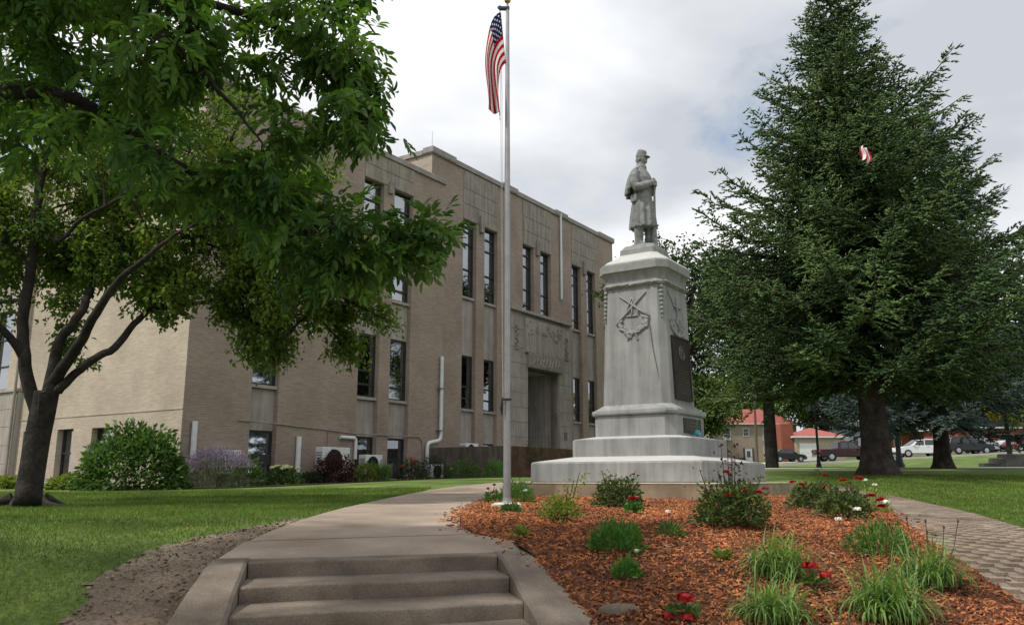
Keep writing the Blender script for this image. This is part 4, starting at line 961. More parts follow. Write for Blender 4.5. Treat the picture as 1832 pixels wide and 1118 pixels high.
def flag_pt(u, v):
    w = 1 - v                                            # 0 at the top edge of the hoist, 1 at the bottom
    hx, hz = -.10 + .075 * w, -HOIST * w                 # the hoist runs slightly inwards to the pole
    a = u * FLY
    drop = a - .11 * (1 - math.exp(-a / .15)) * 1.0      # the fly falls almost straight down
    shorten = .42 * w                                    # lower threads hang in shorter, tighter folds
    out = -.20 * (1 - math.exp(-a / (.22 + .3 * w))) * (1 - .25 * w) + .10 * u * u * w - .10 * math.exp(-((drop + hz * -1 - .75) / .5) ** 2) * u
    zz = hz - drop * (1 - shorten) * (.92)
    fold = .050 * math.sin(w * 11 + 1.2 + 2.0 * u) * min(1, 2.2 * u) + .03 * math.sin(w * 23 + u * 3) * u
    return (hx + out + .035 * math.sin(w * 9 + u * 2.) * u, fold - .03 * u, zz)
flag = cloth('flag', 70, 78, flag_pt, flag_mat()); flag.location = (FX + .0, FY - .03, ztop)
flag.modifiers.new('thick', 'SOLIDIFY').thickness = .002
tag(flag, 'red white and blue striped flag hanging limp from the pole top', 'flag')
# ------------------------------------------------------------------ trees
MAT['bark'] = M('dark_bark', (.016, .013, .011), .95, .35, 3, col2=(.034, .028, .024), fine=.4, fscale=22, bump=1., bscale=14)  # darkened so the ash's shade on the trunk is in the colour
MAT['bark_spruce'] = M('spruce_bark', (.028, .021, .018), .95, .35, 3, col2=(.06, .047, .04), fine=.4, fscale=16, bump=1., bscale=10)
MAT['leaf_ash'] = M('ash_leaf', (.034, .085, .018), .55, .2, 1.2, col2=(.125, .225, .04), tint=1., trans=.48, spec=.35)
MAT['leaf_maple'] = M('maple_leaf', (.048, .098, .02), .6, .2, .9, col2=(.18, .25, .045), tint=1., trans=.5, spec=.3)
MAT['needle'] = M('spruce_needles', (.024, .055, .020), .75, .4, .6, col2=(.115, .185, .055), tint=1., trans=.08)
MAT['needle_blue'] = M('blue_spruce_needles', (.035, .06, .058), .75, .2, .8, col2=(.11, .155, .15), tint=1., trans=.06)
MAT['leaf_far'] = M('far_leaf', (.03, .06, .015), .7, .25, .3, col2=(.11, .16, .03), tint=1., trans=.3)
MAT['leaf_park'] = M('park_leaf', (.014, .034, .012), .7, .3, .5, col2=(.06, .09, .026), tint=1., trans=.25)
MAT['leaf_gold'] = M('golden_leaf', (.10, .11, .02), .7, .25, .3, col2=(.26, .2, .03), tint=1., trans=.35)

def unit(v): return v / (np.linalg.norm(v, axis=-1, keepdims=True) + 1e-9)
def leaf_faces(P, D, N_, ln, wd, fold=.25, six=False):
    """leaves as folded blades: P base (n,3), D axis, N_ rough normal"""
    D = unit(D); S = unit(np.cross(D, N_)); U = np.cross(S, D); ln = ln[:, None]; wd = wd[:, None]
    if six:
        a = P + D * ln * .28 + S * wd * .42 + U * wd * fold; b = P + D * ln * .68 + S * wd * .40 + U * wd * fold; t = P + D * ln - U * ln * .08
        c = P + D * ln * .68 - S * wd * .40 + U * wd * fold; d = P + D * ln * .28 - S * wd * .42 + U * wd * fold
        V = np.stack([P, a, b, t, c, d], 1).reshape(-1, 3); F = np.array([(0, 1, 2), (0, 2, 3), (0, 3, 4), (0, 4, 5)])[None] + np.arange(len(P))[:, None, None] * 6
        return V, F.reshape(-1, 3), 4
    a = P + D * ln * .45 + S * wd * .5 + U * wd * fold; t = P + D * ln - U * ln * .1; c = P + D * ln * .45 - S * wd * .5 + U * wd * fold
    V = np.stack([P, a, t, c], 1).reshape(-1, 3); F = np.array([(0, 1, 2), (0, 2, 3)])[None] + np.arange(len(P))[:, None, None] * 4
    return V, F.reshape(-1, 3), 2
def leaf_mesh(name, P, D, N_, ln, wd, tint, fold=.25, six=False):
    V, F, k = leaf_faces(P, D, N_, ln, wd, fold, six); return mesh_np(name, V, F, np.repeat(tint, k))
def bez(a, b, c, n=7): return [a * (1 - t) ** 2 + b * 2 * t * (1 - t) + c * t * t for t in np.linspace(0, 1, n)]
def nearest(pts, c): return pts[int(np.argmin(np.linalg.norm(pts - c, axis=1)))]
def crown(clusters, skel, kind, leaf_l, leaf_w, tw=.05, bm=None, per=14, droop=.4, dens=1., seedt=.5, twr=1.):
    """clusters: (centre, radii, leaf count). Boughs run from the limbs to each cluster; twigs carry the leaves."""
    P, D, N_, T = [], [], [], []
    skel = np.array(skel)
    for c, r, n in clusters:
        c = np.array(c, float); r = np.array(r, float); s = nearest(skel, c)
        mid = (s + c) / 2 + np.array([0, 0, .12 * np.linalg.norm(c - s)]) + rng.normal(0, .05, 3)
        path_ = bez(s, mid, c, 8); L_ = np.linalg.norm(c - s); r0 = min(.05, .012 + .012 * L_) * twr
        bm.tube(path_, [r0 * (1 - .75 * t) for t in np.linspace(0, 1, 8)], 5, False)
        ntw = max(4, int(n * dens / per)); tone = np.clip(rng.normal(seedt, .17), 0, 1)
        for q in range(ntw):
            v = rng.normal(0, 1, 3); v /= np.linalg.norm(v); e = c + v * r * (.45 + .62 * rng.random() ** .6)
            b0 = np.array(path_[rng.integers(3, 8)]) + rng.normal(0, .12, 3) * r * .5
            m = (b0 + e) / 2 + rng.normal(0, .06, 3) + np.array([0, 0, .08]) * r[2]
            tp = np.array(bez(b0, m, e, 5))
            if q % 2 == 0: bm.tube(tp, [.007 * twr, .006 * twr, .005 * twr, .004 * twr, .0025 * twr], 3, False)
            k = max(3, int(per * (.6 + .8 * rng.random()))); t = .25 + .75 * rng.random(k); i0 = np.minimum((t * 4).astype(int), 3); ft = t * 4 - i0
            p = tp[i0] * (1 - ft)[:, None] + tp[i0 + 1] * ft[:, None] + rng.normal(0, tw, (k, 3))
            d = unit(e - b0)[None] * .6 + rng.normal(0, .65, (k, 3)); d[:, 2] -= droop
            nn = rng.normal(0, .55, (k, 3)); nn[:, 2] += 1
            P.append(p); D.append(d); N_.append(nn); T.append(np.clip(tone + rng.normal(0, .2, k), 0, 1))
    P, D, N_, T = map(np.concatenate, (P, D, N_, T)); n = len(P)
    if kind == 'ash':                                    # pinnate: seven leaflets to a leaf stalk
        D = unit(D); S = unit(np.cross(D, N_)); Q = [[], [], [], [], []]; RL = .17 * (.7 + .5 * rng.random(n))
        for k, (t, sd) in enumerate(((.35, 1), (.35, -1), (.6, 1), (.6, -1), (.82, 1), (.82, -1), (1., 0))):
            sag = np.c_[np.zeros((n, 2)), -.05 * t * t * np.ones(n)]
            Q[0].append(P + D * (RL * t)[:, None] + sag); dd = D * .75 + S * sd * .8 + rng.normal(0, .16, (n, 3)); dd[:, 2] -= .35 * rng.random(n) + .15
            Q[1].append(dd); Q[2].append(N_ + rng.normal(0, .3, (n, 3))); Q[3].append(leaf_l * (.75 + .5 * rng.random(n)) * (1.1 if sd == 0 else 1)); Q[4].append(T)
        P, D, N_ = (np.concatenate(Q[i]) for i in range(3)); ln = np.concatenate(Q[3]); T = np.concatenate(Q[4]); wd = ln * leaf_w
        return P, D, N_, ln, wd, T
    ln = leaf_l * (.65 + .7 * rng.random(n)); return P, D, N_, ln, ln * leaf_w, T
def limb(bm, pts, rad, n=10, wob=.0):
    P = resample3(pts, 4); R = np.interp(np.linspace(0, 1, len(P)), np.linspace(0, 1, len(rad)), rad)
    bm.tube([p + rng.normal(0, wob, 3) for p in P], list(R), n); return P
def resample3(P, k):
    P = np.array(P, float); out = []
    for i in range(len(P) - 1):
        p0, p1, p2, p3 = P[max(i-1, 0)], P[i], P[i+1], P[min(i+2, len(P)-1)]
        for t in np.arange(k) / k: out.append(.5 * ((2*p1) + (p2-p0)*t + (2*p0-5*p1+4*p2-p3)*t*t + (3*p1-p0-3*p2+p3)*t**3))
    out.append(P[-1]); return np.array(out)

# --- the maple on the left lawn
MY = 12.5
def mp(x, y, dy=0.): return at(x, y, MY + dy)
base = gnd(48, 905); bm = MB(); sk = []
tree = thing('maple_tree', 'dark trunked maple with forking limbs on the left lawn', 'tree', tuple(base))
def rel(P): return [np.array(p) - base for p in P]
def limb_(pts, rad, n=10): q = limb(bm, rel(pts), [r * .64 for r in rad], n, .006); sk.extend(list(q)); return q
# trunk with root flare
tr_ = [(base[0], base[1], base[2] - .15), mp(50, 895), mp(56, 850), mp(66, 790), mp(76, 740), mp(84, 700)]
tk_ = MB(); P = resample3(rel(tr_), 5); Rr = []
for q, p in enumerate(P):
    f = q / (len(P) - 1); r = .175 + .10 * math.exp(-f * 9) ; n = 22
    Rr.append([(p[0] + (r * (1 + .16 * math.exp(-f * 7) * math.cos(5 * t + .7) + .03 * math.sin(9 * t + f * 7)) + (.06 * f if False else 0)) * math.cos(t), p[1] + r * (1 + .16 * math.exp(-f * 7) * math.cos(5 * t + .7)) * math.sin(t), p[2]) for t in (2*math.pi*k/n for k in range(n))])
tk_.rings(Rr)
for an, ln_ in ((2.6, .75), (3.5, .55), (-.4, .6), (.5, .35), (-1.5, .4)):
    tk_.tube([(.2 * math.cos(an), .2 * math.sin(an), .10), (.40 * math.cos(an), .40 * math.sin(an), .02), ((.3 + ln_) * math.cos(an + .2), (.3 + ln_) * math.sin(an + .2), -.05)], [.12, .07, .02], 8)
sk.extend(list(P[-4:]))
limb_([mp(70, 745), mp(52, 690), mp(42, 620), mp(42, 560), mp(55, 480), mp(62, 400), mp(70, 340), mp(85, 260), mp(80, 160), mp(90, 60)], [.17, .15, .135, .125, .12, .11, .10, .08, .06, .03])
limb_([mp(84, 715), mp(96, 660), mp(104, 615), mp(130, 580), mp(152, 545), mp(165, 500, .4), mp(170, 430, .8), mp(165, 360, 1.2), mp(185, 280, 1.5), mp(210, 180, 1.8)], [.17, .14, .12, .11, .10, .09, .075, .06, .045, .03])
limb_([mp(96, 680), mp(125, 640, -.2), mp(150, 600, -.4), mp(172, 560, -.6), mp(205, 510, -.8), mp(250, 470, -1.), mp(300, 430, -1.2), mp(350, 400, -1.4)], [.15, .13, .11, .10, .085, .065, .045, .025])
limb_([mp(104, 700), mp(135, 668), mp(170, 640), mp(205, 622, .2), mp(240, 580, .5), mp(280, 550, .8), mp(340, 545, 1.1), mp(410, 530, 1.5), mp(500, 515, 1.9), mp(580, 520, 2.2)], [.12, .10, .095, .09, .08, .07, .055, .045, .03, .018])
limb_([mp(42, 640), mp(15, 600, -.2), mp(-30, 560, -.4), mp(-90, 520, -.6), mp(-180, 480, -.8)], [.10, .09, .075, .06, .03])
limb_([mp(62, 400), mp(105, 430, -.2), mp(150, 390, -.4), mp(230, 350, -.5), mp(320, 330, -.6), mp(420, 360, -.6)], [.02, .05, .045, .04, .03, .02])
limb_([mp(55, 480), mp(20, 430), mp(-40, 370), mp(-120, 300)], [.06, .05, .04, .025])
limb_([mp(165, 360, 1.2), mp(240, 400, 1.6), mp(330, 420, 1.9), mp(440, 470, 2.2), mp(560, 560, 2.2)], [.05, .045, .04, .03, .015])
tk_.tube(rel([mp(75, 735, -.12), mp(78, 715, -.22), mp(76, 700, -.26)]), [.07, .065, .055], 10)      # sawn stub
tk_.obj('trunk', MAT['bark'], tree, True, 60)
cl = []
def poly_clusters(poly, n, y0, y1, rr, cnt, base_, flat=.8, want=None):
    poly = np.array(poly, float); lo, hi = poly.min(0), poly.max(0); k = 0
    while k < n:
        p = lo + rng.random(2) * (hi - lo)
        if not inpoly(poly, np.array([p[0]]), np.array([p[1]]))[0]: continue
        Y = y0 + rng.random() * (y1 - y0); r = rr * (.75 + .5 * rng.random()); cl.append((at(p[0], p[1], Y) - base_, (r, r, r * flat), cnt)); k += 1
poly_clusters([(-60, 270), (60, 300), (95, 345), (60, 420), (30, 560), (-60, 580)], 12, 12, 14.5, .55, 420, base)
poly_clusters([(-70, 330), (70, 340), (150, 430), (110, 540), (20, 570), (-70, 560)], 16, 12.2, 15, .45, 420, base)
poly_clusters([(360, 150), (520, 200), (600, 300), (560, 400), (420, 380), (330, 300)], 14, 13.4, 15.4, .5, 400, base)
poly_clusters([(-40, 190), (330, 190), (400, 300), (330, 400), (230, 420), (110, 360), (-40, 330)], 30, 12.6, 15.2, .55, 420, base)
poly_clusters([(180, 400), (420, 400), (480, 520), (300, 560), (200, 520)], 16, 13.2, 15.2, .45, 420, base)
poly_clusters([(60, 350), (180, 350), (330, 400), (340, 520), (250, 560), (200, 480), (110, 560), (60, 520)], 17, 12.4, 14.8, .48, 400, base)
poly_clusters([(190, 280), (420, 250), (560, 330), (560, 470), (440, 520), (330, 480), (230, 440), (180, 350)], 34, 12, 15, .6, 440, base)
poly_clusters([(110, 400), (200, 430), (300, 480), (230, 530), (130, 500)], 9, 12.2, 14, .45, 330, base)
poly_clusters([(380, 520), (500, 540), (520, 600), (520, 660), (430, 670), (375, 600)], 11, 13.2, 14.6, .38, 460, base)
poly_clusters([(560, 480), (700, 470), (735, 540), (690, 590), (660, 640), (590, 650), (560, 590)], 15, 13.5, 15, .40, 460, base)
poly_clusters([(480, 430), (640, 420), (700, 480), (560, 560), (440, 560)], 12, 13, 15, .45, 420, base)
poly_clusters([(110, 560), (150, 590), (165, 650), (110, 640)], 3, 12.6, 13.2, .22, 130, base)
poly_clusters([(145, 640), (165, 640), (165, 690), (145, 690)], 1, 12.6, 12.7, .14, 50, base)
poly_clusters([(270, 530), (340, 560), (320, 585), (270, 570)], 2, 12.8, 13.4, .22, 120, base)
poly_clusters([(-260, 120), (60, 100), (420, 90), (520, 200), (300, 260), (0, 260), (-240, 420)], 20, 11.8, 15, .75, 330, base)
poly_clusters([(-260, -250), (250, -300), (460, -60), (380, 80), (-200, 100)], 18, 11.8, 15.5, .95, 260, base)
q = crown(cl, sk, 'plain', .085, .62, .06, bm, 16, .35, 1., .5)
bm.obj('limbs', MAT['bark'], tree, True, 60)
link('crown', leaf_mesh('crown', *q), MAT['leaf_maple'], tree)
print('maple leaves', len(q[0]))

# --- the ash whose boughs hang in from the left, close to the viewer (its trunk is outside the picture)
ab = np.array([-5.6, 4.6, float(zt(-5.6, 4.6))])
ash = thing('ash_tree', 'near ash tree with large drooping leaves filling the upper left corner', 'tree', tuple(ab))
bm = MB(); sk = []; tk_ = MB(); cl = []
P = resample3([(0, 0, -.2), (.03, .02, .8), (-.02, .05, 2.), (.05, .1, 3.2)], 5)
tk_.tube(P, [.36, .30, .27] + [.25] * (len(P) - 4) + [.2], 14); tk_.obj('trunk', MAT['bark'], ash, True, 60)
A = lambda x, y, Y: at(x, y, Y) - ab
for pts, rad in (([(0, .05, 2.9), (.7, .3, 3.9), A(-60, 160, 5.6), A(80, 165, 5.9), A(180, 200, 6.2), A(300, 285, 6.4), A(420, 345, 6.6), A(560, 400, 6.8), A(700, 420, 6.8), A(810, 412, 6.8)], [.14, .10, .06, .05, .043, .035, .028, .02, .012, .005]),
                 ([(0, .05, 3.1), (.8, .5, 4.6), A(60, 0, 6.0), A(200, -20, 6.3), A(340, 0, 6.6), A(480, 40, 6.6), A(560, 110, 6.7), A(640, 190, 6.7), A(690, 230, 6.7)], [.13, .10, .06, .05, .04, .03, .02, .012, .006]),
                 ([A(150, -10, 6.2), A(300, 80, 6.2), A(400, 170, 6.2), A(470, 260, 6.3)], [.03, .024, .016, .008]),
                 ([A(340, -5, 6.6), A(470, -60, 6.8), A(600, -20, 6.9), A(670, 60, 6.9)], [.03, .022, .016, .008]),
                 ([(0, .05, 3.1), (.2, -1.0, 5.0), (1.2, -1.6, 6.2), (2.6, -1.4, 6.8)], [.13, .1, .07, .03]),
                 ([(0, .05, 3.1), (-.9, .4, 5.0), (-1.8, .6, 6.4), (-2.6, 1.0, 7.2)], [.13, .1, .07, .03]),
                 ([(0, .05, 3.1), (.4, .6, 5.2), (1.4, 1.2, 6.8), (2.6, 1.8, 7.6)], [.13, .1, .07, .03])):
    qd = limb(bm, pts, rad, 8, .004); sk.extend(list(qd))
poly_clusters([(-80, -60), (330, -60), (380, 60), (390, 150), (340, 200), (200, 150), (60, 120), (-80, 160)], 26, 5.4, 7.4, .34, 44, ab)
poly_clusters([(-80, 120), (150, 150), (330, 200), (330, 280), (150, 270), (-80, 250)], 11, 5.6, 7.2, .28, 40, ab)
poly_clusters([(500, -40), (650, -40), (640, 70), (680, 130), (690, 180), (610, 200), (540, 180), (500, 110), (480, 40)], 17, 6.2, 7.2, .22, 34, ab)
poly_clusters([(450, 30), (480, 30), (500, 140), (460, 140)], 2, 6.4, 6.8, .15, 20, ab)
poly_clusters([(600, 180), (690, 185), (680, 215), (580, 220)], 4, 6.5, 6.9, .14, 16, ab)
poly_clusters([(300, 270), (440, 285), (540, 335), (620, 385), (720, 405), (700, 445), (560, 440), (430, 410), (300, 350)], 22, 6.2, 7.2, .22, 34, ab)
poly_clusters([(540, 440), (700, 450), (690, 480), (640, 500), (540, 480)], 7, 6.4, 7.1, .21, 30, ab)
poly_clusters([(690, 392), (775, 402), (775, 428), (705, 445)], 6, 6.6, 7.0, .12, 15, ab)
poly_clusters([(500, 200), (570, 210), (560, 280), (490, 280)], 3, 6.3, 7, .15, 16, ab)
for k in range(60):                                     # crown overhead, out of the picture, put in for its shade
    v = rng.normal(0, 1, 3); v /= np.linalg.norm(v); c = np.array([.9, -.3, 6.6]) + v * np.array([3.4, 3.0, 1.7]) * (.5 + .5 * rng.random())
    w_ = c + ab; px = 916 + FPX * w_[0] / max(.1, w_[1] * CP + w_[2] * SP); py = 559 - FPX * (w_[2] * CP - w_[1] * SP) / max(.1, w_[1] * CP + w_[2] * SP)
    if w_[1] > 1 and px > 380 and py > -160: continue
    cl.append((c, (.6, .6, .45), 70))
for k in range(34):  # unseen clusters added so the crown shades the left lawn
    c = np.array([-5.6 + rng.random() * 4.2, -2.6 + rng.random() * 5.6, 5.2 + rng.random() * 2.6]); cl.append((c, (.65, .65, .45), 70))
q = crown(cl, sk, 'ash', .098, .38, .07, bm, 6, .30, 1., .45, .9)
bm.obj('limbs', MAT['bark'], ash, True, 60)
link('crown', leaf_mesh('crown', *q, .18, True), MAT['leaf_ash'], ash); print('ash leaflets', len(q[0]))

# --- spruces
def spruce(name, label, base, top, prof, mat, nwh, per, seed, trunk_r, low, shoot=.15, thick=.03, lean=0., grp=None, spread=1.):
    r_ = np.random.default_rng(seed); t = thing(name, label, 'tree', tuple(base), 0, grp)
    H = top[2] - base[2]; dx, dy = top[0] - base[0], top[1] - base[1]
    axis = lambda z: np.array([dx * (z / H) ** 1.2, dy * (z / H) ** 1.2, z])
    tk = MB(); R = []
    for z in np.r_[np.linspace(-.2, .9, 9), np.linspace(1.2, H * .98, 24)]:
        r = trunk_r * (1 - z / H) ** .85 + trunk_r * .62 * math.exp(-max(z, -.1) * 3.4) if z < H else .01; a = axis(max(z, 0)); n = 20
        R.append([(a[0] + r * (1 + (.14 * math.exp(-max(z, 0) * 1.5) + .045) * math.cos(6 * q + z * 1.3) + .04 * math.sin(11 * q + z * 5)) * math.cos(q), a[1] + r * (1 + .1 * math.exp(-max(z, 0) * 1.5) * math.cos(6 * q)) * math.sin(q), z) for q in (2*math.pi*k/n for k in range(n))])
    tk.rings(R); tk.obj('trunk', MAT['bark_spruce'], t, True, 70)
    bm = MB(); P, D, L_, T = [], [], [], []
    zs = low + (H - .3 - low) * np.linspace(0, 1, nwh) ** 1.0
    for w, z in enumerate(zs):
        Rm = np.interp(z, prof[:, 0], prof[:, 1]) * spread
        nb = max(4, int(per * (.75 + .5 * r_.random())))
        for b in range(nb):
            an = 2 * math.pi * (b + r_.random() * .8) / nb + w * 1.1; Ln = Rm * (.66 + .42 * r_.random()) * (1 + .10 * math.sin(an * 3 + z * 1.7) + .05 * math.sin(z * 4.1 + an))
            if r_.random() < .07: Ln *= 1.18
            up = .35 * (z / H) ** 2 - .10 - .16 * (1 - z / H) + r_.normal(0, .07); d = np.array([math.cos(an), math.sin(an), 0.])
            a0 = axis(z + r_.normal(0, .17)); s_ = np.linspace(0, 1, 9)
            pts = a0 + d * (Ln * s_)[:, None] + np.array([0, 0, 1.]) * (Ln * (up * s_ - .22 * s_ * (1 - s_) * 1.2 + .20 * s_ ** 3))[:, None] + np.cumsum(r_.normal(0, .012 * Ln, (9, 3)), 0)
            bm.tube(pts, [(.012 + .014 * Ln) * (1 - .85 * q) for q in s_], 4, False)
            side = np.cross(d, [0, 0, 1.]); nbl = int(6 + Ln * 11); tone = np.clip(r_.normal(.42, .24), .02, .95)
            for k in range(nbl):
                f = .12 + .88 * (k + r_.random()) / nbl; i0 = min(int(f * 8), 7); p = pts[i0] + (pts[i0 + 1] - pts[i0]) * (f * 8 - i0)
                sg = 1 if k % 2 else -1; bl = (.15 + .33 * Ln * (1 - f) ** .7) * (.6 + .6 * r_.random()); bl = min(bl, .95)
                dd = unit(d * .75 + side * sg * (.9 - .4 * f) + np.array([0, 0, r_.normal(-.02, .38)]) + r_.normal(0, .15, 3))
                ns = max(3, int(bl / .060)); u = (np.arange(ns) + r_.random(ns)) / ns
                pp = p + dd * (bl * u)[:, None] + np.array([0, 0, -.10]) * (bl * u * u)[:, None]
                ds = dd * .9 + unit(np.cross(dd, [0, 0, 1.])) * (np.where(np.arange(ns) % 2, 1, -1) * (.75 - .3 * u))[:, None] + r_.normal(0, .22, (ns, 3)); ds[:, 2] += .12
                P.append(pp); D.append(ds); L_.append(shoot * (.6 + .7 * r_.random(ns)) * (1.1 - .3 * u)); T.append(np.clip(tone + .16 * f + r_.normal(0, .13, ns), 0, 1))
    bm.obj('branches', MAT['bark_spruce'], t, True, 70)
    P, D, L_, T = map(np.concatenate, (P, D, L_, T)); n = len(P); D = unit(D); S = unit(np.cross(D, r_.normal(0, 1, (n, 3)))); U = np.cross(D, S)
    w = thick * (.7 + .6 * r_.random(n))[:, None]; Lc = L_[:, None]
    ring = [P + D * Lc * .22 + (S * math.cos(a) + U * math.sin(a)) * w for a in (0, 2.094, 4.189)]
    V = np.stack([P, *ring, P + D * Lc], 1).reshape(-1, 3)
    F = (np.array([(0, 2, 1), (0, 3, 2), (0, 1, 3), (4, 1, 2), (4, 2, 3), (4, 3, 1)])[None] + np.arange(n)[:, None, None] * 5).reshape(-1, 3)
    link('crown', mesh_np('crown', V, F, np.repeat(T, 6)), mat, t); print(name, 'shoots', n)
    return t
sp_b = gnd(1572, 850); sp_t = at(1482, -22, sp_b[1])
prof = np.array([(0, 3.4), (1.6, 3.4), (2.6, 3.9), (3.3, 4.5), (4.0, 4.8), (5.3, 4.7), (6.9, 4.2), (8.5, 3.2), (10.2, 2.35), (11.5, 1.35), (12.4, 1.1), (13.2, .85), (14.3, .3)])
spruce('spruce_tree', 'tall dark green spruce with thick flared trunk right of the monument', sp_b, sp_t, prof, MAT['needle'], 42, 8, 3, .36, 2.75, .175, .029)
bs_b = gnd(1690, 833); bs_b = np.array([(1690 - 916) / 1516 * 31, 31, float(zt((1690 - 916) / 1516 * 31, 31))]); bs_t = at(1640, 190, 31)
prof2 = np.array([(0, 4.2), (3, 4.9), (5, 4.6), (8, 3.6), (11, 2.3), (13, 1.2), (15, .2)])
spruce('blue_spruce_tree', 'bluish spruce standing behind the tall dark green spruce', bs_b, bs_t, prof2, MAT['needle_blue'], 24, 6, 5, .27, 2.2, .27, .034)

# --- broadleaf trees behind
def broad(name, label, base, H, R, trunk_h, trunk_r, ncl, cnt, leaf, mat, seed, cr=.9, flat=.8, lean=(0, 0), zc=None):
    global rng
    keep = rng; rng = np.random.default_rng(seed)
    t = thing(name, label, 'tree', tuple(base)); tk = MB(); bm = MB(); sk = []
    P = resample3([(0, 0, -.2), (0, 0, .2), (lean[0] * .3, lean[1] * .3, trunk_h * .5), (lean[0], lean[1], trunk_h)], 4)
    tk.tube(P, list(np.interp(np.linspace(0, 1, len(P)), [0, .15, 1], [trunk_r * 1.5, trunk_r, trunk_r * .75])), 12); tk.obj('trunk', MAT['bark'], t, True, 60); sk += list(P[-3:])
    for k in range(7):
        an = k * 2.4; e = np.array([math.cos(an) * R * .6, math.sin(an) * R * .6, trunk_h + (H - trunk_h) * (.35 + .5 * rng.random())]); s = P[-1]
        sk += list(limb(bm, [s, s * .5 + e * .5 + np.array([0, 0, .3]), e], [trunk_r * .55, trunk_r * .35, trunk_r * .12], 6))
    cl = []; zc = zc or (trunk_h + (H - trunk_h) * .5)
    for k in range(ncl):
        v = rng.normal(0, 1, 3); v /= np.linalg.norm(v); c = np.array([lean[0], lean[1], zc]) + v * np.array([R, R, (H - trunk_h) * .52]) * (.45 + .5 * rng.random() ** .5)
        cl.append((c, (cr, cr, cr * flat), cnt))
    q = crown(cl, sk, 'plain', leaf, .62, leaf * .9, bm, 16, .3, 1., .5, 1.6); bm.obj('limbs', MAT['bark'], t, True, 60)
    link('crown', leaf_mesh('crown', *q), mat, t); rng = keep; return t
def gy_(px, Y): X = (px - 916) / 1516 * Y; return np.array([X, Y, float(zt(X, Y))])
broad('park_tree', 'broadleaf tree with slim dark trunk just right of the monument', gy_(1383, 33), 8.8, 3.2, 3.7, .27, 70, 330, .15, MAT['leaf_park'], 21, 1.0)
broad('park_tree', 'leafy tree with dense dark green crown mostly hidden behind the monument shaft', gy_(1225, 40), 11.0, 4.0, 4.6, .3, 70, 300, .18, MAT['leaf_park'], 22, 1.1)
broad('park_tree', 'bright green tree at the right edge beyond the spruces', gy_(1880, 44), 12.0, 4.4, 2.2, .35, 70, 300, .22, MAT['leaf_far'], 23, 1.3)
broad('golden_tree', 'small yellowish tree over the parked cars at the right edge', gy_(1812, 62), 7.0, 2.6, 2.9, .2, 30, 220, .22, MAT['leaf_gold'], 24, .8)
broad('street_tree', 'far green tree behind the red roofed house', gy_(1330, 158), 17, 9, 4, .5, 70, 230, .6, MAT['leaf_far'], 25, 2.6)
broad('street_tree', 'far rounded tree between the garage and the blue house', gy_(1480, 135), 15, 7, 4, .5, 66, 230, .55, MAT['leaf_far'], 26, 2.2)
broad('street_tree', 'far tree behind the white parked car', gy_(1625, 130), 16, 9, 3, .5, 70, 230, .55, MAT['leaf_far'], 27, 2.6)
broad('street_tree', 'dark tree over the red brick house at far right', gy_(1750, 118), 15, 8.5, 3.2, .5, 70, 230, .5, MAT['leaf_far'], 28, 2.4)
broad('street_tree', 'far tree left of the red roofed house behind the monument', gy_(1250, 130), 14, 7, 3.2, .5, 66, 230, .5, MAT['leaf_far'], 29, 2.2)
broad('street_tree', 'far broad tree at the right edge behind the parked cars', gy_(1870, 125), 17, 9.5, 3.2, .5, 70, 230, .5, MAT['leaf_far'], 30, 2.6)
# ------------------------------------------------------------------ shrubs and flowers
def LM(name, a, b, trans=.3, rough=.6): return M(name, a, rough, .12, 3, col2=b, tint=1., trans=trans)
MAT.update(leaf_shrub=LM('shrub_leaf', (.03, .075, .02), (.13, .22, .06)), leaf_dark=LM('dark_leaf', (.012, .03, .012), (.04, .075, .025)), leaf_rose=LM('rose_leaf', (.03, .055, .02), (.12, .16, .05)),
    leaf_red=LM('barberry_leaf', (.035, .014, .016), (.09, .035, .035)), leaf_sage=LM('sage_leaf', (.07, .095, .06), (.16, .19, .13)), purple=LM('sage_flower', (.16, .12, .22), (.34, .27, .42), .2),
    cream=LM('cream_flower', (.45, .46, .22), (.75, .75, .5), .2), red=LM('red_petal', (.30, .008, .014), (.52, .025, .03), .15, .55), white_f=LM('white_petal', (.62, .62, .6), (.85, .85, .84), .2), pink=LM('pink_petal', (.55, .14, .22), (.72, .3, .38), .2),
    leaf_lime=LM('lime_leaf', (.10, .15, .025), (.26, .32, .07)), leaf_fresh=LM('fresh_leaf', (.035, .11, .02), (.11, .25, .05)), blade=LM('lily_blade', (.05, .115, .022), (.20, .31, .085), .35, .5), coral=LM('coral_petal', (.5, .06, .04), (.7, .16, .1), .15),
    stem=M('green_stem', (.05, .075, .025), .7, .2, 5), cane=M('brown_cane', (.07, .045, .028), .85, .2, 5), yellow=LM('yellow_petal', (.6, .35, .03), (.8, .55, .06), .2), rock=M('field_stone', (.13, .10, .075), .9, .25, 6, fine=.2), teal=M('teal_hose', (.03, .16, .15), .5, .2, 8), pinkc=LM('coneflower_petal', (.5, .3, .3), (.75, .6, .58), .2), seed=M('seed_head', (.09, .025, .015), .8, .2, 20))
def dome(n, R, Ry, H, lo=.08, shell=.5, rs=rng):
    v = rs.normal(0, 1, (n, 3)); v /= np.linalg.norm(v, axis=1, keepdims=True); v[:, 2] = np.abs(v[:, 2]) * 1.0 - .12 * rs.random(n)
    k = (shell + (1 - shell) * rs.random(n) ** .5); p = v * k[:, None]
    lump = np.array([mnoise.noise((a * 2.2 + R * 7, b * 2.2, c * 2.2)) for a, b, c in v]) * .28 + 1
    p *= lump[:, None]; return np.c_[p[:, 0] * R, p[:, 1] * Ry, lo + np.clip(p[:, 2], 0, None) * (H - lo)], v
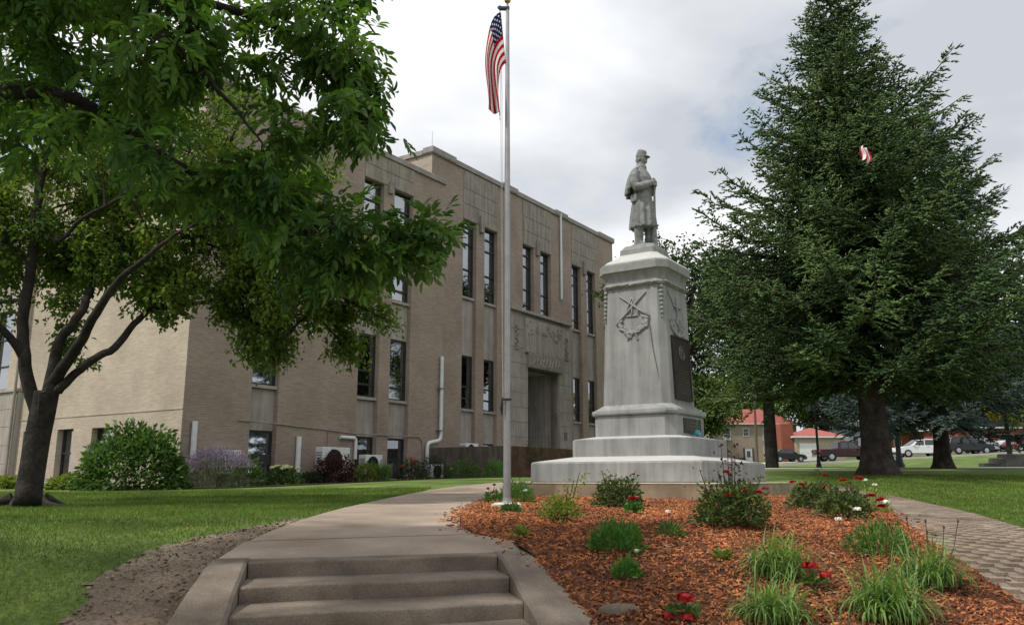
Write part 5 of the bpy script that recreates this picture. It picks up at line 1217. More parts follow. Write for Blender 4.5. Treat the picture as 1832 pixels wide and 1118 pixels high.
def foliage(name, n, R, Ry, H, ln, wd, mat, par, lo=.05, shell=.45, droop=.1, tone=.5, six=False, up=.4):
    p, v = dome(n, R, Ry, H, lo, shell); d = v * 1.0 + rng.normal(0, .6, (n, 3)); d[:, 2] += up - droop
    nn = rng.normal(0, .5, (n, 3)); nn[:, 2] += 1; l = ln * (.6 + .8 * rng.random(n))
    t = np.clip(tone + .22 * (p[:, 2] / H - .5) * 0 + rng.normal(0, .22, n), 0, 1)
    return link(name, leaf_mesh(name, p, d, nn, l, l * wd, t, .2, six), mat, par)
def stems(par, n, R, H, mat, r=.006, name='stems', spread=1.):
    mb = MB()
    for k in range(n):
        a = rng.random() * 6.283; q = R * (.3 + .7 * rng.random()) * spread; h = H * (.6 + .45 * rng.random())
        mb.tube([(.15 * q * math.cos(a), .15 * q * math.sin(a), -.03), (.5 * q * math.cos(a + .2), .5 * q * math.sin(a + .2), h * .5), (q * math.cos(a), q * math.sin(a), h)], [r, r * .8, r * .4], 5, False)
    return mb.obj(name, mat, par)
def bloom(par, c, r, mat, name='bloom', layers=3, cnt=9):
    P, D, N_, L_ = [], [], [], []
    for k in range(layers):
        n = cnt - 2 * k; a = np.arange(n) * 6.283 / n + k * .4 + rng.random(); el = .15 + .45 * k
        d = np.c_[np.cos(a) * math.cos(el), np.sin(a) * math.cos(el), np.full(n, math.sin(el))] + rng.normal(0, .12, (n, 3))
        P.append(np.tile(np.array(c), (n, 1)) + d * r * .08); D.append(d); N_.append(np.c_[-np.cos(a) * .5, -np.sin(a) * .5, np.ones(n)]); L_.append(np.full(n, r * (1 - .17 * k)))
    P, D, N_, L_ = map(np.concatenate, (P, D, N_, L_))
    return link(name, leaf_mesh(name, P, D, N_, L_, L_ * .95, np.clip(rng.normal(.5, .25, len(P)), 0, 1), .25, True), mat, par)
def cluster_head(par, c, r, mat, name='flower_head', n=26, ll=.5):
    v = rng.normal(0, 1, (n, 3)); v /= np.linalg.norm(v, axis=1, keepdims=True); v[:, 2] = np.abs(v[:, 2]) * 1.1 - .25
    p = np.array(c) + v * r * np.array([.75, .75, .32]); nn = v + rng.normal(0, .3, (n, 3)); s = np.cross(v, rng.normal(0, 1, (n, 3))); l = np.full(n, r * ll * 1.5)
    return link(name, leaf_mesh(name, p - unit(s) * r * .3, s, nn, l, l * .85, np.clip(rng.normal(.5, .25, n), 0, 1), .1, True), mat, par)
def clump(par, n, L_, spread, mat, name='blades', w=.012, tone=.5, up=1.):
    V, F, T = [], [], []
    for k in range(n):
        a = rng.random() * 6.283; l = L_ * (.55 + .6 * rng.random()); th = (.15 + spread * rng.random() ** .8); cx, cy = rng.normal(0, .05 + .08 * L_, 2)
        d = np.array([math.cos(a), math.sin(a)]); sd = np.array([-d[1], d[0]]); ww = w * (.7 + .6 * rng.random()); o = len(V); x = 0.; z = 0.; ang = math.pi / 2 - th * .35
        m = 6
        for i in range(m + 1):
            q = i / m; wq = ww * (1 - q ** 2.2) * (.6 + .8 * min(1, q * 4)) * .5 + .0006
            for s_ in (-1, 1): V.append((cx + d[0] * x + sd[0] * wq * s_, cy + d[1] * x + sd[1] * wq * s_, z))
            x += math.cos(ang) * l / m; z += math.sin(ang) * l / m * up; ang -= th * (.18 + .42 * q) * 1.15
        for i in range(m): F.append((o + 2*i, o + 2*i + 1, o + 2*i + 3, o + 2*i + 2))
        T += [float(np.clip(rng.normal(tone, .22), 0, 1))] * m
    return link(name, mesh_np(name, np.array(V), np.array(F), np.array(T)), mat, par, True)
def bedp(px, py, o=.055): g = gnd(px, py, o); return (g[0], g[1], float(bed_z(g[0], g[1])))
PX = lambda n, Y: n * Y / 1516
def rose(label, px, py, R, H, nl, blooms, mat='leaf_rose', bl='red', tall=(), br=.055, grp='rose bushes in the mulch bed', name='rose_bush', lsize=.05, yellow=0):
    b = bedp(px, py); t = thing(name, label, 'rose bush' if name == 'rose_bush' else 'flower', b, 0, grp)
    stems(t, 9, R * .8, H * .85, MAT['cane'], .007); foliage('foliage', nl, R, R, H, lsize, .62, MAT[mat], t, .05, .25, .1)
    for (x, z) in tall:
        mb = MB().tube([(x * .3, 0, 0), (x * .7, .02, z * .5), (x, 0, z)], [.008, .006, .004], 5); mb.obj('cane', MAT['cane'], t)
        k = 22; q = np.c_[np.full(k, x) + rng.normal(0, .05, k), rng.normal(0, .05, k), z * (.45 + .55 * rng.random(k))]; d = rng.normal(0, 1, (k, 3)); l = np.full(k, .045)
        link('cane_leaves', leaf_mesh('cane_leaves', q, d, rng.normal(0, .4, (k, 3)) + [0, 0, 1], l, l * .6, rng.random(k)), MAT['leaf_red' if z > .6 else mat], t)
    for x, y, z in blooms: bloom(t, (x, y, z), br, MAT[bl])
    return t
# ---- mulch bed, nearest the steps first
def mound(label, px, py, R, H, n, mat='leaf_fresh', heads=(), hm='white_f', hr=.035, ln=.05, wd=.25, grp='low green mounds in the mulch bed', tone=.5, cat='plant', name='green_mound'):
    t = thing(name, label, cat, bedp(px, py), 0, grp); foliage('foliage', n, R, R, H, ln, wd, MAT[mat], t, .0, .3, 0, tone, False, .9)
    for x, y, z in heads:
        MB().tube([(x * .5, y * .5, 0), (x * .9, y * .9, z * .6), (x, y, z)], .003, 4).obj('stalk', MAT['stem'], t); cluster_head(t, (x, y, z), hr, MAT[hm])
    return t
mound('round bright green mound in the mulch in front of the monument', 1103, 984, .235, .24, 1500)
mound('small green tuft low in the mulch beside the stair wall', 1122, 1036, .10, .13, 420)
mound('green mound around the foot of the flagpole with one white flower', 925, 900, .30, .34, 1500, heads=((.12, -.25, .20),))
mound('tiny white flowered plant alone in the middle of the mulch', 1200, 961, .13, .13, 300, 'leaf_shrub', ((-.02, -.03, .22),), hr=.03, name='white_flowered_plant')
mound('bushy green plant with three white flower heads beside the brick path', 1575, 990, .27, .27, 1100, 'leaf_fresh', ((-.2, -.1, .36), (.0, -.2, .42), (-.34, -.05, .28)), hr=.034, name='white_flowered_plant')
mound('low yellow green plant with white flowers at the red rose bushes', 1560, 912, .26, .28, 700, 'leaf_lime', ((.02, -.1, .34), (-.1, -.1, .40)), hr=.036, name='white_flowered_plant')
mound('lone white flower lying low on the mulch by the round mound', 1138, 997, .05, .05, 40, 'leaf_shrub', ((0, 0, .045),), hr=.03, name='white_flowered_plant')
mound('small yellow green weed between walk and round mound', 932, 955, .06, .06, 60, 'leaf_lime', name='small_weed', grp=None, ln=.06, wd=.6)
mound('small lime green weed near the left daylily clump', 1293, 1003, .06, .05, 50, 'leaf_lime', name='small_weed', grp=None, ln=.06, wd=.6)
mound('low leafy plant tucked at the foot of the flagpole pad', 915, 918, .13, .10, 160, 'leaf_shrub', name='small_weed', grp=None, ln=.06, wd=.5)
t = mound('pink coneflowers with dark centres beside the flagpole', 884, 896, .16, .16, 220, 'leaf_shrub', name='coneflower', grp=None, ln=.08, wd=.35, cat='flower')
for x, z in ((-.10, .22), (.0, .28), (-.02, .16)):
    MB().tube([(x * .4, 0, 0), (x, 0, z)], .004, 4).obj('stalk', MAT['stem'], t); MB().ball((x, -.0, z), .028, .028, .024, 8, 5).obj('seed_head', MAT['seed'], t)
    k = 11; a = np.arange(k) * 6.283 / k; d = np.c_[np.cos(a), np.sin(a), np.full(k, -.6)]; l = np.full(k, .06)
    link('petals', leaf_mesh('petals', np.tile([x, 0, z - .005], (k, 1)), d, np.tile([0, 0, 1.], (k, 1)), l, l * .35, rng.random(k)), MAT['pinkc'], t)
rose('thin yellowish rose bush with a tall side shoot near the flagpole', 1000, 934, .22, .26, 520, (), 'leaf_lime', tall=((.16, .42), (.22, .5), (.1, .36)), lsize=.045)
rose('dense rose bush with reddish tips against the middle of the foundation', 1105, 908, .34, .42, 1500, ((-.1, -.2, .42), (.2, -.1, .44)), 'leaf_rose', br=.03, tall=((-.2, .5), (.25, .5)))
rose('tiny plant with one red bloom below the middle rose bush', 1134, 921, .10, .12, 220, ((-.01, -.02, .17),), 'leaf_fresh', br=.06, name='red_geranium', grp=None)
rose('tall rose bush with dark red shoots and red blooms before the slab corner', 1312, 944, .36, .46, 1900, ((-.08, -.2, .30), (.06, -.22, .34), (.22, -.15, .33), (-.04, 0, .52), (.36, .1, .36)), 'leaf_rose', tall=((-.02, .84), (.02, .72), (-.08, .78), (-.30, .55), (.05, .66), (.3, .5)), br=.042)
rose('rose bush crowded with red blooms at the right end of the foundation', 1462, 912, .36, .36, 1300, ((-.32, -.1, .34), (-.22, -.15, .31), (-.0, -.2, .27), (.06, -.2, .26), (.14, 0, .42), (.02, -.22, .28)), 'leaf_rose', tall=((.05, .55),), br=.05)
rose('reddish green rose bush with red blooms leaning to the brick path', 1512, 928, .30, .32, 900, ((.14, -.1, .42), (.26, -.1, .24), (.34, -.15, .20), (.36, -.1, .13), (.05, .1, .40)), 'leaf_rose', br=.055, tall=((.1, .42),))
def dayl(label, px, py, n, L_, spread, extra=0):
    t = thing('daylily_clump', label, 'grass clump', bedp(px, py), 0, 'arching grassy daylily clumps'); clump(t, int(n * 1.6), L_, spread, MAT['blade'], w=.0095, tone=.6)
    if extra:
        for k in range(extra):
            x = rng.normal(0, .12); y = rng.normal(0, .05); z = .36 + .14 * rng.random()
            MB().tube([(x * .3, y, 0), (x * .8, y, z * .6), (x, y, z)], .0035, 4).obj('seed_stalk', MAT['cane'], t); MB().ball((x, y, z), .009, .008, .016, 6, 4).obj('seed_pod', MAT['seed'], t)
    return t
dayl('green daylily clump left of the others behind a red bloom', 1395, 1030, 150, .42, 1.7)
dayl('daylily clump cut by the bottom edge, left of the largest', 1385, 1110, 150, .40, 1.75)
dayl('largest daylily clump at the bottom right', 1590, 1104, 240, .47, 1.85)
dayl('daylily clump with dry seed stalks beside the brick path', 1668, 1046, 170, .40, 1.75, 6)
clump(bpy.data.objects['daylily_clump'], 60, .34, 1.5, MAT['leaf_lime'], 'pale_blades', .012)
for lab, px, py, hh in (('pair of red blooms between the daylily clumps', 1455, 1058, (( -.01, 0, .16), (.09, -.02, .10))), ('bright red bloom near the bottom edge of the mulch', 1228, 1112, ((0, 0, .13), (.0, -.06, .02), (-.12, 0, .02)))):
    t = thing('red_geranium', lab, 'flower', bedp(px, py)); foliage('foliage', 60, .10, .10, .08, .05, .7, MAT['leaf_shrub'], t)
    for x, y, z in hh: MB().tube([(0, 0, 0), (x, y, z)], .004, 4).obj('stalk', MAT['stem'], t); cluster_head(t, (x, y, z + .01), .065 if (x, y) == (0, 0) or x == -.01 else .05, MAT['red'], 'bloom', 34, .5)
t = thing('field_stone', 'flat grey brown stone lying in the mulch near the stair wall', 'stone', bedp(1110, 1090))
n = 10; MB().rings([[((.13 + .03 * math.sin(3 * k)) * math.cos(2*math.pi*k/n) * q, (.07 + .02 * math.cos(2 * k)) * math.sin(2*math.pi*k/n) * q, z) for k in range(n)] for q, z in ((1, -.03), (1.0, .01), (.75, .035), (.3, .042))]).obj('stone', MAT['rock'], t, True, 50)
# ---- planting along the courthouse
def fb(px, d):
    s = 0.
    for _ in range(30):
        p = fl(s, -d, 0); q = 916 + 1516 * p[0] / p[1]; s += (px - q) * .012
    p = fl(s, -d, 0); return np.array([p[0], p[1], float(zt(p[0], p[1])) + .01])
def shrub(label, p, R, Ry, H, n, ln, wd, mat, name='shrub', cat='shrub', up=.3, shell=.55, six=False, tone=.5):
    t = thing(name, label, cat, tuple(p), 0); stems(t, 10, R * .7, H * .8, MAT['cane'], .012); foliage('foliage', n, R, Ry, H, ln, wd, MAT[mat], t, .03, shell, .1, tone, six, up); return t
# soil strip
def fs(s, d): p = fl(s, -d, 0); return (p[0], p[1])
def sidep(y, d): p = fl(W0 - d, y, 0); return (p[0], p[1])
bedA = np.array([sidep(9.5, .0), sidep(4., .0), sidep(0, .0), fs(-2, 0), fs(2, 0), fs(6.3, 0)]); bedB = np.array([sidep(9.5, 1.4), sidep(4., 1.9), fs(-6.2, 2.6), fs(-2, 2.6), fs(2, 2.3), fs(6.3, 2.0)])
struct(strip('planting_bed', resample(bedB, 40), resample(bedA, 40), 4, lambda x, y: zt(x, y) + .03, M('planting_soil', (.035, .025, .02), .95, .3, 2, col2=(.06, .035, .02)), None, .1))
def atY(px, Y): X = (px - 916) / 1516 * Y; return np.array([X, Y, float(zt(X, Y)) + .01])
shrub('big leafy green shrub covering the corner of the courthouse', atY(238, 22.3), 1.45, 1.0, 1.72, 5200, .16, .5, 'leaf_shrub', up=.15)
t = shrub('hazy lavender flowered sage in front of the wall corner', atY(385, 23.6), .92, .7, .95, 2600, .10, .22, 'leaf_sage', 'russian_sage', 'flower', 1.2, .35)
p, v = dome(2600, .95, .7, 1.12, .55, .5); d = v + rng.normal(0, .3, (2600, 3)) + [0, 0, 1.2]; l = np.full(2600, .075)
link('flower_spikes', leaf_mesh('flower_spikes', p, d, rng.normal(0, 1, (2600, 3)), l, l * .28, rng.random(2600)), MAT['purple'], t)
t = shrub('green peony with one round pink bloom beside the sage', atY(442, 24.6), .45, .45, .85, 900, .13, .35, 'leaf_shrub', 'peony', 'flower'); cluster_head(t, (-.2, -.35, .60), .10, MAT['pink'], 'bloom', 44, .45)
t = shrub('low shrub covered in creamy white flowers left of the white pipe', atY(507, 26.0), .55, .45, .55, 900, .12, .5, 'leaf_shrub', 'hydrangea')
for k in range(22):
    a = rng.random() * 6.283; r = .5 * rng.random() ** .5; cluster_head(t, (r * math.cos(a), r * math.sin(a) * .8 - .05, .38 + .24 * (1 - r)), .10, MAT['cream'], 'flower_head', 18, .5)
shrub('dark red barberry shrub in front of the large heat pump', atY(597, 27.4), .78, .6, .95, 2400, .09, .5, 'leaf_red', up=.5, shell=.3)
shrub('low green groundcover shrub at the foot of the dark red barberry', atY(555, 26.9), .42, .35, .38, 700, .08, .5, 'leaf_dark')
shrub('pale green low shrub under the second heat pump', atY(652, 28.6), .42, .35, .6, 700, .1, .4, 'leaf_lime', tone=.35)
t = thing('daylily_bank', 'green strappy daylilies between the pale shrub and the red roses', 'grass clump', tuple(atY(682, 29.0))); clump(t, 260, .75, .9, MAT['blade'], w=.03)
t = shrub('rose bush with coral red blooms in front of the basement windows', atY(737, 29.9), .6, .5, .72, 1100, .07, .6, 'leaf_dark', 'rose_bush', 'rose bush', shell=.3)
for x, z in ((-.02, .72), (.1, .58), (.16, .62), (-.3, .45), (.02, .64)): bloom(t, (x, -.3, z), .085, MAT['coral'])
shrub('dark clipped yew beside the retaining wall', atY(775, 30.6), .62, .5, .82, 2600, .06, .3, 'leaf_dark', 'yew_shrub', up=.4, tone=.3)
t = shrub('green shrub with a single yellow flower below the retaining wall', atY(830, 30.5), .7, .5, .62, 1400, .09, .3, 'leaf_shrub', up=.7); bloom(t, (-.42, -.35, .3), .07, MAT['yellow'])
shrub('small grassy green plant by the retaining wall left of the flagpole', atY(885, 29.6), .32, .3, .55, 500, .16, .12, 'leaf_fresh', up=1.2)
shrub('yellow green hosta beside the maple trunk', atY(118, 22.9), .5, .4, .32, 420, .16, .55, 'leaf_lime', 'hosta', 'plant', .2)
shrub('yellow green hosta at the left picture edge', atY(12, 24.6), .45, .4, .34, 380, .15, .55, 'leaf_lime', 'hosta', 'plant', .2)
t = thing('vine', 'sparse leafless vine climbing the reddish retaining wall', 'vine', tuple(fl(7.4, -3.93, -.2)), math.pi / 2 - YAWF)
mb = MB(); P = []
for k in range(16):
    x = rng.random() * 3.4; p0 = np.array([1.0 + .2 * x, -.03, 0]); pts = [p0]
    for i in range(7): pts.append(pts[-1] + np.array([(x - 1.) * .14 + rng.normal(0, .08), rng.normal(0, .012), .20 + rng.normal(0, .05)]))
    pts = [np.array([q[0], min(-.012, q[1]), q[2]]) for q in pts]; mb.tube(pts, [.012, .011, .01, .009, .008, .007, .006, .004], 4, False); P += pts[1:]
mb.obj('stems', MAT['cane'], t); P = np.repeat(np.array(P), 5, 0) + rng.normal(0, .06, (len(P) * 5, 3)); P[:, 1] = -np.abs(P[:, 1]) - .01; l = np.full(len(P), .07)
link('leaves', leaf_mesh('leaves', P, rng.normal(0, 1, P.shape), np.tile([0, -1., .3], (len(P), 1)), l, l * .6, rng.random(len(P))), MAT['leaf_rose'], t)
hr = thing('hose_reel', 'teal garden hose coiled on a stand by the pale stone wall', 'hose', tuple(fl(W0 - .55, 9.7, float(zt(*fl(W0 - .55, 9.7, 0)[:2])))), math.pi / 2 - YAWF)
mb = MB()
for k in range(7): mb.tube([(-.1, .3 * math.cos(a), .42 + .3 * math.sin(a)) if False else (-.12 + .035 * k, .26 * math.cos(a), .4 + .30 * math.sin(a)) for a in np.linspace(0, 6.283, 18)], .018, 5, False)
mb.obj('hose', MAT['teal'], hr, True); MB().box(-.14, .14, -.03, .03, -.05, .42, .01).obj('stand', MAT['grey_metal'], hr)
# ------------------------------------------------------------------ the street behind
MAT.update(tan_brick_far=M('far_tan_wall', (.33, .28, .22), .9, .12, 1, fine=.1, fscale=6), red_roof=M('red_metal_roof', (.30, .08, .065), .6, .12, .6), red_brick_far=M('far_red_wall', (.22, .07, .045), .9, .15, 1), blue_siding=M('blue_siding', (.28, .33, .38), .7, .1, 1), paint_white=M('white_car_paint', (.66, .67, .68), .3, .0, spec=.6, clear=.6), paint_maroon=M('maroon_car_paint', (.03, .004, .007), .4, .0, spec=.4, clear=.15), paint_dark=M('dark_car_paint', (.012, .014, .018), .4, .0, spec=.4, clear=.2), paint_red=M('red_car_paint', (.20, .012, .016), .3, 0, spec=.6, clear=.6), paint_silver=M('silver_car_paint', (.38, .41, .44), .3, 0, metal=.5, spec=.6, clear=.6),
    car_glass=M('car_glass', (.012, .014, .017), .08, 0, spec=.8), tyre=M('tyre_rubber', (.015, .015, .015), .9, .1), rim=M('alloy_rim', (.45, .46, .47), .35, 0, metal=.7), lamp_red=M('tail_lamp', (.35, .01, .01), .3, 0), lamp_clear=M('head_lamp', (.75, .75, .72), .2, 0), wood_pole=M('wood_pole', (.09, .065, .05), .9, .2, 4), lamp_grey=M('blue_grey_post', (.07, .085, .10), .5, .1), hedge_wall=M('dark_stone_wall', (.04, .04, .042), .95, .3, 1.5, col2=(.07, .068, .066), bump=.6, bscale=6), window_dark=M('far_window', (.05, .06, .08), .2, 0, spec=.6))
def car(kind, label, X, Y, rz, paint, name='parked_car', cat='car'):
    t = thing(name, label, cat, (X, Y, float(zt(X, Y)) + .055), rz, 'vehicles parked along the street'); P = MAT[paint]
    if kind == 'pickup':
        Ln, Wd, wb, wr = 5.8, 1.95, (-1.75, 1.95), .40
        low = [(-2.9, .62), (-2.88, 1.12), (-.95, 1.14), (.95, 1.14), (2.3, 1.10), (2.78, 1.02), (2.9, .80), (2.88, .45), (2.4, .40), (-2.8, .45)]
        cab = [(-.98, 1.12), (-.92, 1.78), (-.70, 1.88), (.45, 1.88), (.62, 1.82), (1.35, 1.14)]; wins = [((-.80, 1.20), (-.76, 1.74), (-.10, 1.78), (-.10, 1.20)), ((0, 1.20), (0, 1.78), (.48, 1.76), (1.0, 1.20))]
    elif kind == 'suv':
        Ln, Wd, wb, wr = 4.7, 1.9, (-1.4, 1.45), .37
        low = [(-2.3, .60), (-2.34, 1.0), (-2.2, 1.10), (1.0, 1.08), (1.9, 1.0), (2.28, .86), (2.36, .60), (2.3, .36), (-2.25, .38)]
        cab = [(-2.22, 1.08), (-1.98, 1.58), (-1.7, 1.70), (-.3, 1.74), (.35, 1.66), (1.18, 1.08)]; wins = [((-1.95, 1.16), (-1.72, 1.55), (-1.12, 1.62), (-1.1, 1.14)), ((-1.02, 1.14), (-1.02, 1.63), (-.22, 1.64), (-.2, 1.13)), ((-.12, 1.13), (-.12, 1.63), (.32, 1.57), (.9, 1.13))]
    else:
        Ln, Wd, wb, wr = 4.6, 1.8, (-1.35, 1.4), .33
        low = [(-2.26, .55), (-2.28, .88), (-2.1, .98), (-1.5, 1.0), (.9, .96), (1.9, .86), (2.24, .74), (2.28, .5), (2.2, .30), (-2.2, .32)]
        cab = [(-1.72, .98), (-1.1, 1.38), (-.7, 1.44), (.1, 1.43), (.45, 1.36), (1.12, .95)]; wins = [((-1.35, 1.03), (-1.0, 1.33), (-.52, 1.38), (-.5, 1.02)), ((-.42, 1.02), (-.42, 1.38), (.1, 1.37), (.42, 1.28), (.82, 1.01))]
    h = Wd / 2
    mb = MB(); sec = [(h - .10, .03), (h, 0.)]
    mb.rings([[(x * (1 - .012), y, z - (.03 if z > .8 else -.03)) if abs(abs(y) - h) < .01 else (x, y, z) for x, z in low] for y in (-h, -h + .08, h - .08, h)]); mb.obj('body', P, t, True, 35)
    mb = MB(); m = np.mean(cab, 0)
    mb.rings([[(x * s_ + m[0] * (1 - s_), y * (1 - .12 * (z - cab[0][1]) / .7), z) for x, z in cab] for y, s_ in ((-h + .05, .97), (-h + .10, 1), (h - .10, 1), (h - .05, .97))]); cb_ = mb.obj('cabin', P, t, True, 35)
    for wv in wins:
        for sg in (-1, 1):
            y = lambda z: sg * ((h - .045) * (1 - .12 * (z - cab[0][1]) / .7) + .004)
            MB().add([(x, y(z), z) for x, z in wv] + [(x, y(z) - sg * .02, z) for x, z in wv], [tuple(range(len(wv))), tuple(range(2 * len(wv) - 1, len(wv) - 1, -1))]).obj('side_window', MAT['car_glass'], cb_)
    x0, z0 = cab[-2]; x1, z1 = cab[-1]
    MB().add([(x0 + .03, -h * .74, z0 - .03), (x0 + .03, h * .74, z0 - .03), (x1 - .03, h * .86, z1 + .05), (x1 - .03, -h * .86, z1 + .05)], [(0, 1, 2, 3)]).obj('windscreen', MAT['car_glass'], cb_).location = (.02, 0, .012)
    x0, z0 = cab[1]; x1, z1 = cab[0]
    MB().add([(x0 - .02, -h * .72, z0 - .03), (x0 - .02, h * .72, z0 - .03), (x1 - .01, h * .84, z1 + .08), (x1 - .01, -h * .84, z1 + .08)], [(3, 2, 1, 0)]).obj('rear_window', MAT['car_glass'], cb_).location = (-.03, 0, .005)
    for wx in wb:
        for sg in (-1, 1):
            w = MB().lathe([(wr * .62, -.11), (wr * .95, -.115), (wr, -.08), (wr, .08), (wr * .95, .115), (wr * .62, .11)], (0, 0, 0), 20).obj('wheel', MAT['tyre'], t, True, 40); w.location = (wx, sg * (h - .10), wr); w.rotation_euler = (math.pi / 2, 0, 0)
            r = MB().lathe([(wr * .60, -.118), (wr * .60, .118), (wr * .15, .125)], (0, 0, 0), 14).obj('rim', MAT['rim'], w)
            MB().lathe([(wr * 1.17, -.02), (wr * 1.17, .03)], (0, 0, 0), 20).obj('wheel_arch', MAT['black'], t).matrix_local = Matrix.Translation((wx, sg * (h - .025), wr + .02)) @ Matrix.Rotation(math.pi / 2, 4, 'X')
    for sg in (-1, 1):
        zz = .78 if kind == 'sedan' else .9
        MB().box(-Ln / 2 - .02, -Ln / 2 + .10, sg * h * .92 - .10, sg * h * .92 + .10, zz - .06, zz + .16).obj('tail_light', MAT['lamp_red'], t); MB().box(Ln / 2 - .22, Ln / 2 + .01, sg * h * .86 - .14, sg * h * .86 + .14, zz - .10, zz + .04).obj('headlight', MAT['lamp_clear'], t)
        MB().box(.75 if kind != 'sedan' else .55, .95 if kind != 'sedan' else .75, sg * (h + .06) - .07, sg * (h + .06) + .07, 1.08 if kind != 'sedan' else .98, 1.22 if kind != 'sedan' else 1.1, .02).obj('wing_mirror', P, t)
        for hx in (-.55, .35): MB().box(hx, hx + .2, sg * (h + .008) - .012, sg * (h + .008) + .012, .98 if kind != 'sedan' else .88, 1.0 if kind != 'sedan' else .9).obj('door_handle', MAT['grey_metal'], t)
    MB().box(-Ln / 2 - .06, -Ln / 2 + .08, -h * .9, h * .9, .42, .58, .02).obj('rear_bumper', MAT['grey_metal'], t); MB().box(Ln / 2 - .1, Ln / 2 + .05, -h * .9, h * .9, .36, .52, .02).obj('front_bumper', MAT['black'], t)
    return t
cxy = lambda px, Y: ((px - 916) / 1516 * Y, Y)
car('pickup', 'maroon pickup truck parked behind the tall spruce trunk', *cxy(1516, 81), .05, 'paint_maroon', 'pickup_truck', 'truck')
car('suv', 'white sport utility car parked between the spruce trunks', *cxy(1650, 80.5), math.pi - .05, 'paint_white')
car('suv', 'dark grey sport utility car parked right of the rear spruce trunk', *cxy(1735, 82.5), .08, 'paint_dark')
car('sedan', 'silver saloon car parked behind the dark grey one', *cxy(1768, 88), .08, 'paint_silver')
car('suv', 'white estate car at the right picture edge', *cxy(1822, 89), math.pi + .08, 'paint_white')
car('sedan', 'red saloon car cut by the right picture edge', *cxy(1846, 82), math.pi + .1, 'paint_red')
car('sedan', 'dark saloon car beside the white garage door', *cxy(1408, 97), .3, 'paint_dark')
def far_win(t, x, z, w, h, y=-.03, light=False, sash=True):
    f = MB().box(x - .1, x + w + .1, y - .03, y + .02, z - .12, z + h + .1).obj('window', MAT['white'], t)
    MB().box(x, x + w, y - .045, y - .032, z, z + h / 2 - .03).obj('pane', MAT['window_dark'], f); MB().box(x, x + w, y - .05, y - .034, z + h / 2 + .03, z + h).obj('pane', MAT['window_dark'], f)
    return f
def hip(t, x0, x1, y0, y1, z, H, o=.5, ridge=None, mat='red_roof', name='roof'):
    x0 -= o; x1 += o; y0 -= o; y1 += o; ym = (y0 + y1) / 2; k = (y1 - y0) / 2 if ridge is None else ridge
    r = MB().add([(x0, y0, z), (x1, y0, z), (x1, y1, z), (x0, y1, z), (x0 + k, ym, z + H), (x1 - k, ym, z + H)], [(0, 1, 5, 4), (1, 2, 5), (2, 3, 4, 5), (3, 0, 4), (0, 3, 2, 1)]).obj(name, MAT[mat], t)
    MB().box(x0, x1, y0, y1, z - .18, z - .004).obj('eaves', MAT['white'], r); return r
hx, hy = cxy(1274, 138)
t = thing('red_roofed_house', 'two storey tan brick house with red hipped roof beyond the park', 'house', (hx, hy, float(zt(hx + 6, hy)) - .3), .04)
MB().box(0, 14.5, 0, 9, -1, 6.35).obj('wall', MAT['tan_brick_far'], t); hip(t, 0, 14.5, 0, 9, 6.5, 2.7)
far_win(t, 2.3, 3.9, 1.05, 1.7); MB().box(2.35, 3.25, -.4, -.02, 3.75, 4.2).obj('window_unit', MAT['white'], t)
far_win(t, 5.6, 4.5, .8, 1.1); far_win(t, 8.9, 3.9, 1.05, 1.7); far_win(t, 12, 3.9, 1.05, 1.7); far_win(t, 8.9, .9, 1.05, 1.7); far_win(t, 12, .9, 1.05, 1.7)
d = MB().box(5.65, 6.85, -.08, -.01, -.1, 2.3).obj('door', MAT['white'], t); MB().box(5.95, 6.55, -.1, -.082, 1.0, 2.0).obj('pane', MAT['window_dark'], d); MB().box(6.62, 6.7, -.14, -.084, .95, 1.05).obj('handle', MAT['grey_metal'], d)
MB().box(5.4, 5.64, -.12, -.02, -.1, 2.5).box(6.86, 7.1, -.12, -.02, -.1, 2.5).obj('door_frame', MAT['wood_pole'], t)
MB().box(2.6, 5.2, -1.6, -.02, -.6, .9).obj('porch_wall', MAT['wood_pole'], t)
MB().box(11.2, 12.0, 3.5, 4.6, 7.5, 10.2).obj('chimney', MAT['red_brick_far'], t)
gx0, gy0 = cxy(1428, 104)
t = thing('garage', 'tan garage with white door and red roof beside the house', 'garage', (gx0, gy0, float(zt(gx0 + 2, gy0)) - .1), .05)
MB().box(0, 6.2, 0, 6, -.8, 2.9).obj('wall', MAT['tan_brick_far'], t); hip(t, 0, 6.2, 0, 6, 3.05, 1.2, .4)
d = MB().box(.45, 2.85, -.06, -.01, -.2, 2.2).obj('door', MAT['white'], t)
for k in range(4): MB().box(.5, 2.8, -.075, -.062, -.12 + k * .58, .38 + k * .58).obj('door_panel', MAT['white'], d)
MB().box(-1.6, -.05, .5, 5, -.8, 4.6).obj('side_block', MAT['red_brick_far'], t)
bx0, by0 = cxy(1488, 150)
t = thing('blue_house', 'pale blue grey house far behind the maroon pickup', 'house', (bx0, by0, float(zt(bx0 + 3, by0)) - .2), .02)
MB().box(0, 7.5, 0, 8, -1, 5.2).obj('wall', MAT['blue_siding'], t); hip(t, 0, 7.5, 0, 8, 5.35, 2.4, .5, None, 'asphalt'); far_win(t, 1.2, 2.2, .9, 1.5); far_win(t, 4.4, 2.2, .9, 1.5)
MB().box(0, 7.5, -2, -.02, 1.2, 1.4).obj('porch_roof', MAT['white'], t)
bx0, by0 = cxy(1592, 128)
t = thing('orange_brick_house', 'small orange brick house between the grey post and the white car', 'house', (bx0, by0, float(zt(bx0 + 3, by0)) + .3), .02)
MB().box(0, 6, 0, 7, -2, 3.2).obj('wall', M('orange_wall', (.36, .13, .06), .9, .1, 1), t); hip(t, 0, 6, 0, 7, 3.35, 1.6, .4, None, 'white'); far_win(t, 1.2, .9, 1., 1.3)
bx0, by0 = cxy(1722, 112)
